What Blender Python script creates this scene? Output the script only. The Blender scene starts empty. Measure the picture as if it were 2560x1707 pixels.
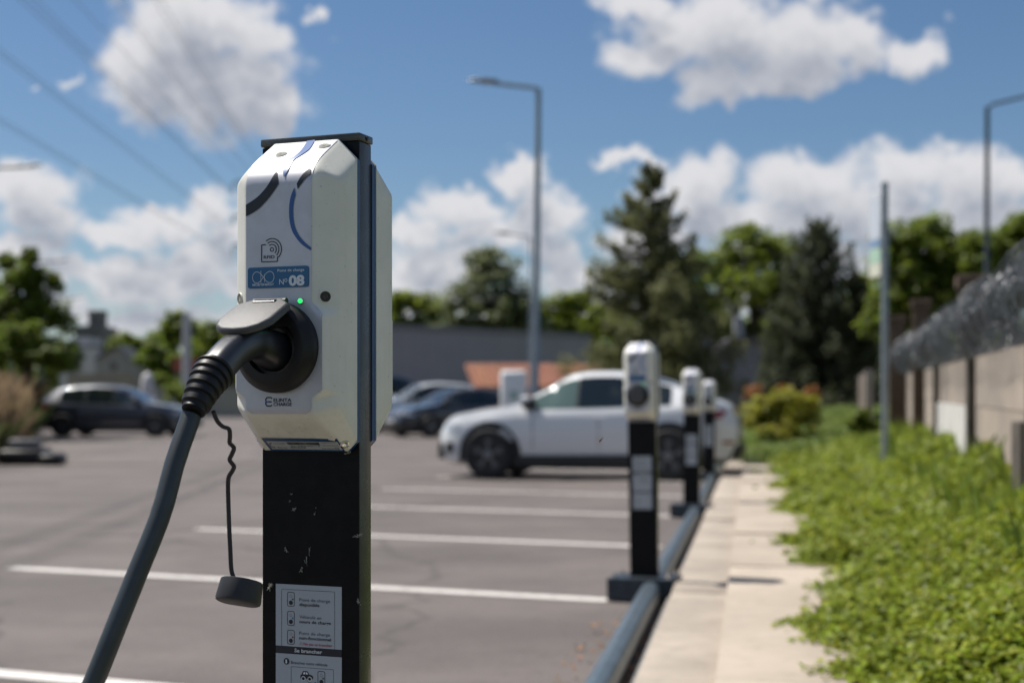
import bpy, bmesh, math, random
import numpy as np
from mathutils import Vector, Matrix
R = math.radians
random.seed(7); rng = np.random.default_rng(7)
S = bpy.context.scene
COL = S.collection

# ------------------------------------------------------------------ camera, sky, sun, exposure
EYE, HOR, F = 1.02, 1012.0, 50/36*2560       # eye height, horizon row and focal length in photo pixels
cam = bpy.data.objects.new('camera', bpy.data.cameras.new('camera')); COL.objects.link(cam)
cam.data.lens = 50; cam.data.sensor_width = 36
cam.data.shift_y = (HOR-853.5)/2560
cam.location = (0, 0, EYE); cam.rotation_euler = (R(90), 0, 0)
cam.data.clip_start = .05; cam.data.clip_end = 3000
cam.data.dof.use_dof = True; cam.data.dof.focus_distance = 1.88
cam.data.dof.aperture_fstop = 3.9; cam.data.dof.aperture_blades = 0
S.camera = cam

SUN_EL, SUN_AZ = 60.0, -62.0                   # azimuth clockwise from +Y (camera direction)
world = bpy.data.worlds.new('World'); S.world = world; world.use_nodes = True
sd = Vector((math.sin(R(SUN_AZ))*math.cos(R(SUN_EL)), math.cos(R(SUN_AZ))*math.cos(R(SUN_EL)), math.sin(R(SUN_EL))))
sun = bpy.data.objects.new('sun', bpy.data.lights.new('sun', 'SUN')); COL.objects.link(sun)
sun.data.energy = 4.6; sun.data.angle = R(.53); sun.data.color = (1, .955, .88)
sun.rotation_euler = sd.to_track_quat('Z', 'Y').to_euler()
sun.location = (-20, 10, 40)
S.view_settings.view_transform = 'Standard'; S.view_settings.look = 'None'
S.view_settings.exposure = 0.44; S.view_settings.gamma = 1; S.view_settings.use_curve_mapping = False
S.cycles.use_denoising = True
S.cycles.max_bounces = 8; S.cycles.transparent_max_bounces = 12
S.cycles.sample_clamp_indirect = 6
S.cycles.caustics_reflective = False; S.cycles.caustics_refractive = False

class NT:
    """small helper to write node trees"""
    def __init__(s, nt): s.nt = nt
    def n(s, t, **kw):
        x = s.nt.nodes.new(t)
        for k, v in kw.items():
            if k == 'i':
                for a, b in v.items():
                    if hasattr(b, 'is_output'): s.nt.links.new(b, x.inputs[a])
                    else: x.inputs[a].default_value = b
            else: setattr(x, k, v)
        return x
    def m(s, op, a, b=None, c=None, clamp=False):
        x = s.nt.nodes.new('ShaderNodeMath'); x.operation = op; x.use_clamp = clamp
        for k, v in enumerate((a, b, c)):
            if v is None: continue
            if hasattr(v, 'is_output'): s.nt.links.new(v, x.inputs[k])
            else: x.inputs[k].default_value = v
        return x.outputs[0]
    def v(s, op, a, b=None):
        x = s.nt.nodes.new('ShaderNodeVectorMath'); x.operation = op
        for k, v in enumerate((a, b)):
            if v is None: continue
            if hasattr(v, 'is_output'): s.nt.links.new(v, x.inputs[k])
            else: x.inputs[k].default_value = v
        return x.outputs['Value'] if op in ('LENGTH', 'DOT_PRODUCT') else x.outputs[0]
    def ss(s, x, lo, hi, a=0.0, b=1.0):
        r = s.n('ShaderNodeMapRange', interpolation_type='SMOOTHSTEP', i={'Value': x, 'From Min': lo, 'From Max': hi, 'To Min': a, 'To Max': b})
        return r.outputs[0]
    def mix(s, f, a, b):
        x = s.n('ShaderNodeMix', data_type='RGBA')
        for k, v in ((0, f), (6, a), (7, b)):
            if hasattr(v, 'is_output'): s.nt.links.new(v, x.inputs[k])
            else: x.inputs[k].default_value = v if k == 0 else (*v[:3], 1)
        return x.outputs[2]

# cumulus clouds: soft masses in azimuth / elevation (unit: about a thousand photo pixels), broken up by noise
CLOUDS = [(470,95,190,125),(640,115,100,95),(345,150,95,95),(560,225,200,105),(665,255,85,70),(380,225,115,80),(480,10,120,60),(690,300,60,45),
 (1610,141,120,55),(1795,76,240,105),(2013,98,200,95),(1806,205,105,62),(2150,110,105,80),(1590,5,130,42),(2290,130,78,52),(1958,185,150,50),
 (1567,388,85,28),(1730,435,125,72),(2013,455,150,78),(2252,440,130,78),(2448,465,140,80),(1850,545,250,75),(2176,545,300,75),(2500,550,200,75),
 (1640,600,150,60),(1690,500,110,60),(1295,455,72,48),(1153,512,120,55),(1360,533,115,65),(1045,577,110,55),(1088,655,170,55),(1393,640,80,60),(1250,590,170,60),
 (60,478,135,68),(105,545,110,52),(545,505,80,52),(400,545,120,45),(300,585,120,40),(490,655,150,70),(380,705,220,60),(200,690,110,45),(120,700,120,50),(600,580,90,60),
 (82,232,34,20,.5),(200,215,34,46,.6),(792,33,62,19,.42),(850,112,34,15,.75),(1990,640,260,60),(2350,640,260,60),(1010,700,200,40),(1480,690,200,50),(30,620,120,40),(640,720,160,50),(1100,760,300,50),(1500,780,300,50),(300,790,300,40),(2000,760,300,60),(-200,600,200,100),(2700,560,200,120)]
g = bpy.data.node_groups.new('cloud_density', 'ShaderNodeTree')
g.interface.new_socket('P', in_out='INPUT', socket_type='NodeSocketVector')
g.interface.new_socket('D', in_out='OUTPUT', socket_type='NodeSocketFloat')
T = NT(g)
gi = T.n('NodeGroupInput'); go = T.n('NodeGroupOutput')
P = gi.outputs[0]
w1 = T.n('ShaderNodeTexNoise', i={'Vector': P, 'Scale': 6.0, 'Detail': 3.0, 'Roughness': .55})
w2 = T.n('ShaderNodeTexNoise', i={'Vector': P, 'Scale': 17.0, 'Detail': 3.0, 'Roughness': .6})
o1 = T.v('MULTIPLY', T.v('SUBTRACT', w1.outputs[1], (.5, .5, .5)), (.19, .16, 0))
o2 = T.v('MULTIPLY', T.v('SUBTRACT', w2.outputs[1], (.5, .5, .5)), (.10, .085, 0))
w3 = T.n('ShaderNodeTexNoise', i={'Vector': P, 'Scale': 42.0, 'Detail': 4.0, 'Roughness': .65})
o3 = T.v('MULTIPLY', T.v('SUBTRACT', w3.outputs[1], (.5, .5, .5)), (.028, .025, 0))
Q = T.v('ADD', P, T.v('ADD', o1, T.v('ADD', o2, o3)))
best = None
for (px, py, rx, ry, *weak) in CLOUDS:
    az = math.atan((px-1280)/F); el = math.atan((HOR-py)/F*math.cos(az))
    d = T.v('LENGTH', T.v('MULTIPLY', T.v('SUBTRACT', Q, (az*3.556, el*3.556, 0)), (1000/rx*.92, 1000/ry*.92, 0)))
    if weak: d = T.m('ADD', d, weak[0])
    best = d if best is None else T.m('MINIMUM', best, d)
fb = T.n('ShaderNodeTexNoise', i={'Vector': P, 'Scale': 11.0, 'Detail': 6.0, 'Roughness': .55}).outputs[0]
den = T.m('ADD', T.m('SUBTRACT', 1.0, best), T.m('MULTIPLY', T.m('SUBTRACT', fb, .5), .95))
# the same kind of sky goes on outside the frame
sx = T.n('ShaderNodeSeparateXYZ', i={'Vector': P})
inx = T.ss(T.m('ABSOLUTE', sx.outputs[0]), 1.3, 1.75, 1, 0); iny = T.ss(sx.outputs[1], 1.05, 1.5, 1, 0)
gen = T.n('ShaderNodeTexNoise', i={'Vector': T.v('MULTIPLY', P, (1, 1.5, 1)), 'Scale': 1.7, 'Detail': 7.0, 'Roughness': .55}).outputs[0]
gd = T.m('SUBTRACT', T.m('MULTIPLY', T.m('SUBTRACT', gen, .53), 4.0), T.m('MULTIPLY', T.m('MULTIPLY', inx, iny), 4.0))
den = T.m('MAXIMUM', den, gd)
g.links.new(den, go.inputs[0])

T = NT(world.node_tree); world.node_tree.nodes.clear()
sky = T.n('ShaderNodeTexSky', sky_type='NISHITA', sun_disc=False, sun_elevation=R(SUN_EL), sun_rotation=R(SUN_AZ), altitude=80, air_density=1.0, dust_density=.6, ozone_density=4.0)
gen = T.n('ShaderNodeTexCoord').outputs['Generated']
s3 = T.n('ShaderNodeSeparateXYZ', i={'Vector': gen})
A = T.m('MULTIPLY', T.m('ARCTAN2', s3.outputs[0], s3.outputs[1]), 3.556)
E = T.m('MULTIPLY', T.m('ARCSINE', s3.outputs[2]), 3.556)
P = T.n('ShaderNodeCombineXYZ', i={'X': A, 'Y': E, 'Z': 0.0}).outputs[0]
def dens(vec):
    x = T.n('ShaderNodeGroup', node_tree=g); world.node_tree.links.new(vec, x.inputs[0]); return x.outputs[0]
d0 = dens(P); d1 = dens(T.v('ADD', P, (-.018, .055, 0))); d2 = dens(T.v('ADD', P, (-.03, .11, 0)))
alpha = T.m('MULTIPLY', T.ss(d0, -.10, .50), T.ss(E, -.03, .03))
sh = T.m('ADD', T.m('MULTIPLY', T.ss(d1, .0, .95), .48), T.m('MULTIPLY', T.ss(d2, .0, .75), .46))
fine = T.n('ShaderNodeTexNoise', i={'Vector': P, 'Scale': 6.0, 'Detail': 5.0, 'Roughness': .52}).outputs[0]
sh = T.m('ADD', sh, T.m('MULTIPLY', T.m('SUBTRACT', fine, .5), .30), clamp=True)
ccol = T.mix(sh, (.84, .835, .86), (.375, .41, .49))
hz = T.ss(E, 0.0, .95, 1, 0)
skc = T.n('ShaderNodeHueSaturation', i={'Saturation': 1.12, 'Color': sky.outputs[0]}).outputs[0]
b1 = T.n('ShaderNodeBackground', i={'Color': skc, 'Strength': .062})
b2 = T.n('ShaderNodeBackground', i={'Color': ccol, 'Strength': .66})
mx = T.n('ShaderNodeMixShader', i={0: T.m('MULTIPLY', alpha, .97), 1: b1.outputs[0], 2: b2.outputs[0]})
out = T.n('ShaderNodeOutputWorld', i={'Surface': mx.outputs[0]})

# ------------------------------------------------------------------ helpers
def at(px, py, Y):                     # photo pixel at distance Y -> point
    return Vector(((px-1280)/F*Y, Y, EYE-(py-HOR)/F*Y))
def gz(x, y): return .005*max(0.0, min(y, 60)-25)
def setp(o, label=None, cat=None, group=None, kind=None):
    for k, v in (('label', label), ('category', cat), ('group', group), ('kind', kind)):
        if v: o[k] = v
    return o
def empty(name, loc=(0, 0, 0), rz=0, **kw):
    o = bpy.data.objects.new(name, None); COL.objects.link(o); o.location = loc; o.rotation_euler = (0, 0, rz)
    o.empty_display_size = .1
    return setp(o, **kw)
def link(name, me, parent=None, **kw):
    o = bpy.data.objects.new(name, me); COL.objects.link(o)
    if parent is not None: o.parent = parent
    return setp(o, **kw)
def copy_tree(o, parent=None, skip=()):
    c = o.copy(); COL.objects.link(c)
    if parent is not None: c.parent = parent
    for ch in list(o.children):
        if ch.name.split('.')[0] not in skip: copy_tree(ch, c, skip)
    return c

class MB:
    """collects shapes of ONE mesh"""
    def __init__(s): s.v = []; s.f = []; s.mi = []
    def add(s, v, f, mi=0):
        b = len(s.v); s.v += [tuple(p) for p in v]; s.f += [[b+i for i in q] for q in f]; s.mi += [mi]*len(f); return s
    def box(s, x0, x1, y0, y1, z0, z1, mi=0, c=0.0):
        if c <= 0:
            v = [(x, y, z) for z in (z0, z1) for y in (y0, y1) for x in (x0, x1)]
            return s.add(v, [(0,2,3,1),(4,5,7,6),(0,1,5,4),(2,6,7,3),(0,4,6,2),(1,3,7,5)], mi)
        bm = bmesh.new(); bmesh.ops.create_cube(bm, size=1)
        for q in bm.verts: q.co = ((x0+x1)/2+q.co.x*(x1-x0), (y0+y1)/2+q.co.y*(y1-y0), (z0+z1)/2+q.co.z*(z1-z0))
        bmesh.ops.bevel(bm, geom=bm.edges[:], offset=c, segments=2, profile=.5, affect='EDGES')
        bm.verts.index_update(); s.add([q.co.copy() for q in bm.verts], [[q.index for q in f.verts] for f in bm.faces], mi); bm.free(); return s
    def tube(s, pts, rad, seg=8, mi=0, cap=True, flat=1.0):
        pts = [Vector(p) for p in pts]; n = len(pts)
        rad = [rad]*n if not hasattr(rad, '__len__') else list(rad)
        up = None; V = []; Fc = []
        for i, p in enumerate(pts):
            t = (pts[min(i+1, n-1)]-pts[max(i-1, 0)]).normalized()
            if up is None:
                up = Vector((0, 0, 1)) if abs(t.z) < .9 else Vector((1, 0, 0))
            a = t.cross(up).normalized(); up = a.cross(t).normalized()
            for k in range(seg):
                q = 2*math.pi*k/seg
                V.append(p+a*math.cos(q)*rad[i]*flat+up*math.sin(q)*rad[i])
        for i in range(n-1):
            for k in range(seg):
                k2 = (k+1) % seg
                Fc.append((i*seg+k, i*seg+k2, (i+1)*seg+k2, (i+1)*seg+k))
        if cap:
            Fc.append(tuple(range(seg))[::-1]); Fc.append(tuple((n-1)*seg+k for k in range(seg)))
        return s.add(V, Fc, mi)
    def lathe(s, prof, M=None, seg=24, mi=0):      # prof: (radius, height) about z, then M
        M = M or Matrix(); V = []; Fc = []
        for r, h in prof:
            for k in range(seg):
                q = 2*math.pi*k/seg; V.append(M @ Vector((r*math.cos(q), r*math.sin(q), h)))
        for i in range(len(prof)-1):
            for k in range(seg):
                k2 = (k+1) % seg
                Fc.append((i*seg+k, i*seg+k2, (i+1)*seg+k2, (i+1)*seg+k))
        Fc.append(tuple(range(seg))[::-1]); Fc.append(tuple((len(prof)-1)*seg+k for k in range(seg)))
        return s.add(V, Fc, mi)
    def prism(s, poly, fn, d0, d1, mi=0):          # poly 2-D, fn(a, b, depth) -> point
        n = len(poly)
        V = [fn(a, b, d0) for a, b in poly]+[fn(a, b, d1) for a, b in poly]
        Fc = [tuple(range(n))[::-1], tuple(range(n, 2*n))]+[(i, (i+1) % n, n+(i+1) % n, n+i) for i in range(n)]
        return s.add(V, Fc, mi)
    def mesh(s, name, mats, smooth=None, weld=False):
        me = bpy.data.meshes.new(name); me.from_pydata(s.v, [], s.f)
        for m in (mats if isinstance(mats, (list, tuple)) else [mats]): me.materials.append(m)
        me.polygons.foreach_set('material_index', s.mi)
        bm = bmesh.new(); bm.from_mesh(me)
        if weld: bmesh.ops.remove_doubles(bm, verts=bm.verts, dist=1e-5)
        bmesh.ops.recalc_face_normals(bm, faces=bm.faces)
        bm.to_mesh(me); bm.free()
        if smooth is not None:
            me.polygons.foreach_set('use_smooth', [True]*len(me.polygons))
            me.set_sharp_from_angle(angle=R(smooth))
        return me
    def build(s, name, mats, parent=None, smooth=None, weld=False, **kw):
        return link(name, s.mesh(name, mats, smooth, weld), parent, **kw)

def np_mesh(name, co, quads, mat, smooth=False):
    """fast mesh from numpy arrays (n,3) and (m,k)"""
    me = bpy.data.meshes.new(name); k = quads.shape[1]
    me.vertices.add(len(co)); me.vertices.foreach_set('co', np.ascontiguousarray(co, dtype=np.float32).ravel())
    me.loops.add(quads.size); me.loops.foreach_set('vertex_index', quads.astype(np.int32).ravel())
    me.polygons.add(len(quads)); me.polygons.foreach_set('loop_start', np.arange(0, quads.size, k, dtype=np.int32))
    me.polygons.foreach_set('loop_total', np.full(len(quads), k, dtype=np.int32))
    me.update(calc_edges=True); me.materials.append(mat)
    if smooth: me.polygons.foreach_set('use_smooth', [True]*len(quads))
    return me

# ------------------------------------------------------------------ materials
MATS = {}
def mat(name, col, rough=.5, metal=0.0, var=0.0, scale=8.0, bump=0.0, bscale=60.0, coat=0.0, emit=None, spec=.5, col2=None, trans=0.0, island=0.0, alpha=1.0, detail=5.0):
    m = bpy.data.materials.new(name); m.use_nodes = True; T = NT(m.node_tree)
    b = m.node_tree.nodes['Principled BSDF']
    b.inputs['Base Color'].default_value = (*col, 1); b.inputs['Roughness'].default_value = rough; b.inputs['Metallic'].default_value = metal
    b.inputs['Coat Weight'].default_value = coat; b.inputs['Coat Roughness'].default_value = .04
    b.inputs['Specular IOR Level'].default_value = spec
    if emit: b.inputs['Emission Color'].default_value = (*emit[0], 1); b.inputs['Emission Strength'].default_value = emit[1]
    tc = T.n('ShaderNodeTexCoord').outputs['Object']
    c = None
    if var or col2:
        nz = T.n('ShaderNodeTexNoise', i={'Vector': tc, 'Scale': scale, 'Detail': detail, 'Roughness': .6}).outputs[0]
        a = col; z = col2 or tuple(x*(1-var) for x in col); a2 = col if col2 else tuple(min(1, x*(1+var)) for x in col)
        c = T.mix(T.ss(nz, .33, .67), a2, z)
        b.inputs['Roughness'].default_value = rough
        m.node_tree.links.new(T.m('ADD', rough-.06, T.m('MULTIPLY', nz, .12)), b.inputs['Roughness'])
    if island:
        ri = T.n('ShaderNodeNewGeometry').outputs['Random Per Island']
        hs = T.n('ShaderNodeHueSaturation', i={'Hue': T.m('ADD', .5-.025*island, T.m('MULTIPLY', ri, .05*island)), 'Value': T.m('ADD', 1-.5*island, T.m('MULTIPLY', T.m('FRACT', T.m('MULTIPLY', ri, 7.31)), 1.0*island)), 'Color': c if c is not None else (*col, 1)})
        c = hs.outputs[0]
    if c is not None: m.node_tree.links.new(c, b.inputs['Base Color'])
    if bump:
        bn = T.n('ShaderNodeTexNoise', i={'Vector': tc, 'Scale': bscale, 'Detail': 4.0, 'Roughness': .6}).outputs[0]
        bp = T.n('ShaderNodeBump', i={'Height': bn, 'Strength': bump, 'Distance': .01})
        m.node_tree.links.new(bp.outputs[0], b.inputs['Normal'])
    if trans:
        tr = T.n('ShaderNodeBsdfTranslucent')
        if c is not None: m.node_tree.links.new(c, tr.inputs[0])
        else: tr.inputs[0].default_value = (*col, 1)
        mxs = T.n('ShaderNodeMixShader', i={0: trans, 1: b.outputs[0], 2: tr.outputs[0]})
        m.node_tree.links.new(mxs.outputs[0], m.node_tree.nodes['Material Output'].inputs[0])
    MATS[name] = m
    return m

M_shell = mat('shell_plastic', (.75, .735, .655), .42, var=.04, scale=12, bump=.03, bscale=400)
def weather(m, amount=1.0):
    T = NT(m.node_tree); b = m.node_tree.nodes['Principled BSDF']; tc = T.n('ShaderNodeTexCoord').outputs['Object']
    src = b.inputs['Base Color'].links[0].from_socket if b.inputs['Base Color'].links else None
    st_ = T.n('ShaderNodeTexNoise', i={'Vector': T.v('MULTIPLY', tc, (90, 90, 5)), 'Scale': 1.0, 'Detail': 5.0, 'Roughness': .7}).outputs[0]
    sp = T.n('ShaderNodeTexNoise', i={'Vector': tc, 'Scale': 210.0, 'Detail': 2.0, 'Roughness': .5}).outputs[0]
    cl = T.n('ShaderNodeTexNoise', i={'Vector': tc, 'Scale': 26.0, 'Detail': 6.0, 'Roughness': .72}).outputs[0]
    z = T.n('ShaderNodeSeparateXYZ', i={'Vector': tc}).outputs[2]
    c = src if src is not None else tuple(b.inputs['Base Color'].default_value)[:3]
    c = T.mix(T.m('MULTIPLY', T.ss(st_, .50, .78), .16*amount), c, (.34, .32, .24))
    c = T.mix(T.m('MULTIPLY', T.m('MULTIPLY', T.ss(cl, .46, .66), T.ss(z, .957, 1.02, .75, .05)), amount), c, (.36, .29, .17))
    c = T.mix(T.m('MULTIPLY', T.ss(sp, .70, .74), .55*amount), c, (.10, .085, .06))
    m.node_tree.links.new(c, b.inputs['Base Color'])
weather(M_shell, .6)
M_film = mat('panel_film', (.56, .56, .59), .42, var=.04, scale=30, metal=.35)
weather(M_film, .3)
M_ink = mat('dark_ink', (.012, .014, .024), .4)
M_bluei = mat('blue_ink', (.025, .10, .30), .4)
M_plate = mat('number_plate_blue', (.010, .115, .255), .35, coat=.1)
M_white = mat('white_print', (.75, .77, .78), .45)
M_post = mat('post_paint', (.006, .006, .007), .36, var=.3, scale=40, bump=.02, bscale=300, spec=.14)
M_body = mat('post_body', (.055, .056, .050), .28, var=.2, scale=30, spec=.55)
M_back = mat('backplate_blue', (.010, .058, .165), .38, var=.1)
M_black = mat('black_rubber', (.010, .010, .011), .45, var=.15, scale=60, bump=.03, bscale=500, spec=.35)
M_plug = mat('plug_plastic', (.014, .014, .018), .31, var=.1, scale=50, spec=.8)
M_lid = mat('grained_lid', (.030, .029, .031), .5, bump=.2, bscale=900, spec=1.0)
M_cable = mat('cable_sheath', (.030, .038, .043), .42, var=.12, scale=40, bump=.04, bscale=300)
M_strap = mat('strap_rubber', (.02, .016, .022), .45)
M_cap = mat('cap_rubber', (.018, .018, .020), .5, var=.15, scale=50)
M_sticker = mat('sticker_film', (.42, .45, .48), .4, var=.03)
M_red = mat('red_ink', (.38, .03, .04), .4)
M_chrome = mat('chrome', (.7, .7, .7), .15, metal=1)
M_led = mat('green_led', (.05, .6, .12), .2, emit=((.02, 1.0, .16), .9))
M_green = mat('green_ink', (.02, .15, .09), .4)
M_cyan = mat('cyan_ink', (.03, .22, .36), .4)
M_grime = mat('cobweb', (.42, .40, .34), .9)
M_hole = mat('recess_shade_grey', (.16, .155, .13), .7)
M_hole2 = mat('recess_shade_dark', (.035, .03, .022), .7)
# ------------------------------------------------------------------ the charging stations
A_ST = R(21.0)
ORG = Vector((-.2713, 1.974, 0))
UX = Vector((math.cos(A_ST), -math.sin(A_ST), 0)); UY = Vector((math.sin(A_ST), math.cos(A_ST), 0))
PF = -.018                                   # local y of the post's front; a depth n in front of it is y = PF - n
def to_local(p): d = p-ORG; return Vector((d.dot(UX), d.dot(UY), d.z))
def ray(px, py): o = Vector((0, 0, EYE)); return to_local(o), Vector((((px-1280)/F*UX.x+UX.y), ((px-1280)/F*UY.x+UY.y), -(py-HOR)/F))
def on_plane(px, py, n):                     # photo pixel -> (x, z) on the plane n in front of the post
    o, d = ray(px, py); t = (PF-n-o.y)/d.y; q = o+d*t; return q.x, q.z
ZS = 1.0956                                  # socket height
def smin(a, b, k):
    h = np.clip(.5+.5*(b-a)/k, 0, 1); return b*(1-h)+a*h-k*h*(1-h)
def shell_n(x, z):
    """depth of the moulded shell in front of the post, as a height field"""
    x = np.asarray(x, float); z = np.asarray(z, float); e = np.abs(x)
    D = .0851
    side = .0641+(.078-e)*.75
    top = D-(z-1.333)*1.577; topc = D-1.673*(e-.050)-1.615*(z-1.333)
    bot = D+(z-1.0073)*1.485; botc = D-1.158*(e-.050)+1.149*(z-1.0073)
    b = smin(np.full_like(e, D), side, .003)
    boss = np.minimum(np.full_like(e, D), D-1.6*(e-.0655))
    boss = np.minimum(boss, D-1.3*((z-1.1357)+(e-.0655)-.0)) if False else boss
    dz = np.maximum(z-1.1357, 1.041-z); boss = np.minimum(boss, D-1.5*(dz*.75+np.maximum(e-.050, 0)*.75-.0116))
    boss = np.minimum(boss, D-2.2*(dz-.030))
    b = np.maximum(b, smin(boss, np.full_like(e, D), .002))
    b = smin(b, top, .036); b = smin(b, topc, .006); b = smin(b, bot, .012); b = smin(b, botc, .006)
    b = smin(b, np.full_like(e, D+.0005), .001)
    return b-.0035*(e/.078)**28
ZB, ZT, NB = .9574, 1.380, .011
def half(z):
    z = np.asarray(z, float)
    return np.minimum(.078, np.minimum(.050+(ZT-z)*1.0, .0645+(z-ZB)*1.0))
def make_shell():
    t = np.sin(np.linspace(-1, 1, 61)*math.pi/2*.93)/math.sin(math.pi/2*.93)
    zz = np.unique(np.concatenate([np.linspace(ZB, ZT, 150), [ZB+.0135, ZT-.028]])); W = len(t); H = len(zz)
    Zg, Tg = np.meshgrid(zz, t, indexing='ij'); X = Tg*half(Zg); Nn = np.maximum(shell_n(X, Zg), NB)
    front = np.stack([X, PF-Nn, Zg], -1).reshape(-1, 3)
    ring = [(0, j) for j in range(W)]+[(i, W-1) for i in range(1, H)]+[(H-1, j) for j in range(W-2, -1, -1)]+[(i, 0) for i in range(H-2, 0, -1)]
    ri = [i*W+j for i, j in ring]
    back = front[ri].copy(); back[:, 1] = PF-NB
    V = np.concatenate([front, back]); n0 = len(front); m = len(ri)
    Fq = [(i*W+j, i*W+j+1, (i+1)*W+j+1, (i+1)*W+j) for i in range(H-1) for j in range(W-1)]
    Fq += [(ri[k], ri[(k+1) % m], n0+(k+1) % m, n0+k) for k in range(m)]
    b = MB(); b.add([tuple(v) for v in V], Fq); b.f.append([n0+k for k in range(m)]); b.mi.append(0)
    return b.mesh('housing', M_shell, smooth=38)
def shell_pt(x, z, off=.0006):
    h = 1e-3; n = float(shell_n(x, z))
    nx = (float(shell_n(x+h, z))-float(shell_n(x-h, z)))/(2*h); nz = (float(shell_n(x, z+h))-float(shell_n(x, z-h)))/(2*h)
    N = Vector((-nx, -1, -nz)).normalized()
    return Vector((x, PF-n, z))+N*off, N
def hit(px, py):
    """photo pixel -> (x, z) of the shell surface it falls on (front elevation)"""
    o, d = ray(px, py)
    t0 = (PF-.12-o.y)/d.y; t1 = (PF-.0-o.y)/d.y; lo = t0
    for k in range(1, 121):
        t = t0+(t1-t0)*k/120; q = o+d*t
        if q.y >= PF-float(shell_n(q.x, q.z)):
            hi = t
            for _ in range(14):
                m = (lo+hi)/2; q = o+d*m
                if q.y >= PF-float(shell_n(q.x, q.z)): hi = m
                else: lo = m
            q = o+d*hi; return q.x, q.z
        lo = t
    return on_plane(px, py, .0851)
def Z1(x, y): return 520+x/3.4096, 300+y/3.4087     # coordinates read off enlarged views of the photograph
def Z2(x, y): return 440+x/3.015, 640+y/3.0154
def Z3(x, y): return 200+x/2.3513, 1040+y/2.3508
def Z4(x, y): return 640+x/5.4625, 1420+y/5.463

def resample(pts, n):
    P = np.array(pts, float); d = np.concatenate([[0], np.cumsum(np.linalg.norm(np.diff(P, axis=0), axis=1))])
    if len(P) > 2:                                   # Catmull-Rom through the points
        Q = []
        for i in range(len(P)-1):
            p0, p1, p2, p3 = P[max(i-1, 0)], P[i], P[i+1], P[min(i+2, len(P)-1)]
            for u in np.linspace(0, 1, 12, endpoint=False):
                Q.append(.5*((2*p1)+(-p0+p2)*u+(2*p0-5*p1+4*p2-p3)*u*u+(-p0+3*p1-3*p2+p3)*u**3))
        Q.append(P[-1]); P = np.array(Q); d = np.concatenate([[0], np.cumsum(np.linalg.norm(np.diff(P, axis=0), axis=1))])
    s = np.linspace(0, d[-1], n)
    return np.stack([np.interp(s, d, P[:, k]) for k in range(P.shape[1])], 1)
def band(name, m, a, b, parent, n=60, w=7, off=.0017):
    """printed band between two edges given in photo pixels, laid on the shell"""
    A = resample([hit(*p) for p in a], n); B = resample([hit(*p) for p in b], n)
    V = []; Fc = []
    for i in range(n):
        for k in range(w):
            x, z = A[i]+(B[i]-A[i])*k/(w-1); V.append(shell_pt(x, z, off)[0])
    for i in range(n-1):
        for k in range(w-1): Fc.append((i*w+k, i*w+k+1, (i+1)*w+k+1, (i+1)*w+k))
    return MB().add(V, Fc).build(name, m, parent, smooth=60)

def text_mesh(s, bold=0.0):
    cu = bpy.data.curves.new('lettering', 'FONT'); cu.body = s; cu.size = 1; cu.offset = bold; cu.resolution_u = 3
    o = bpy.data.objects.new('lettering', cu); me = bpy.data.meshes.new_from_object(o)
    V = np.array([v.co[:] for v in me.vertices]); Fc = [list(p.vertices) for p in me.polygons]
    bpy.data.objects.remove(o); bpy.data.curves.remove(cu); bpy.data.meshes.remove(me)
    return V, Fc
def put_text(mb, s, fn, x0, x1, z0, hgt, bold=0.0, mi=0, ref=None):
    """text from x0 to x1 with baseline z0 and cap height hgt; fn(x, z) -> point"""
    V, Fc = text_mesh(s, bold)
    w0, w1 = V[:, 0].min(), V[:, 0].max(); H = .73
    mb.add([fn(x0+(v[0]-w0)/(w1-w0)*(x1-x0), z0+v[1]/H*hgt) for v in V], Fc, mi)
def rr(x0, x1, z0, z1, r, n=5):             # rounded rectangle outline
    P = []
    for cx, cz, a in ((x1-r, z1-r, 0), (x0+r, z1-r, 90), (x0+r, z0+r, 180), (x1-r, z0+r, 270)):
        for k in range(n+1): q = R(a+90*k/n); P.append((cx+r*math.cos(q), cz+r*math.sin(q)))
    return P
def outline(mb, P, w, fn, mi=0, closed=True):      # a line of width w along a 2-D path
    n = len(P); L = []; 
    for i in range(n):
        a = Vector(P[(i-1) % n] if closed or i > 0 else P[i]); b = Vector(P[(i+1) % n] if closed or i < n-1 else P[i])
        t = (b-a).normalized(); nn = Vector((-t.y, t.x)); p = Vector(P[i]); L.append((p+nn*w/2, p-nn*w/2))
    V = [fn(*q) for pr in L for q in pr]
    Fc = [(2*i, 2*i+1, 2*((i+1) % n)+1, 2*((i+1) % n)) for i in range(n if closed else n-1)]
    mb.add(V, Fc, mi)
def disc(mb, cx, cz, r, fn, mi=0, n=18):
    mb.add([fn(cx+r*math.cos(2*math.pi*k/n), cz+r*math.sin(2*math.pi*k/n)) for k in range(n)], [tuple(range(n))], mi)
def arc(cx, cz, r, a0, a1, n=16): return [(cx+r*math.cos(R(a0+(a1-a0)*k/n)), cz+r*math.sin(R(a0+(a1-a0)*k/n))) for k in range(n+1)]

st = empty('charging_station', ORG, -A_ST, label='black charging post with white wallbox numbered 08 and a cable plugged in', cat='charging station', group='charging stations along the kerb')
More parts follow.
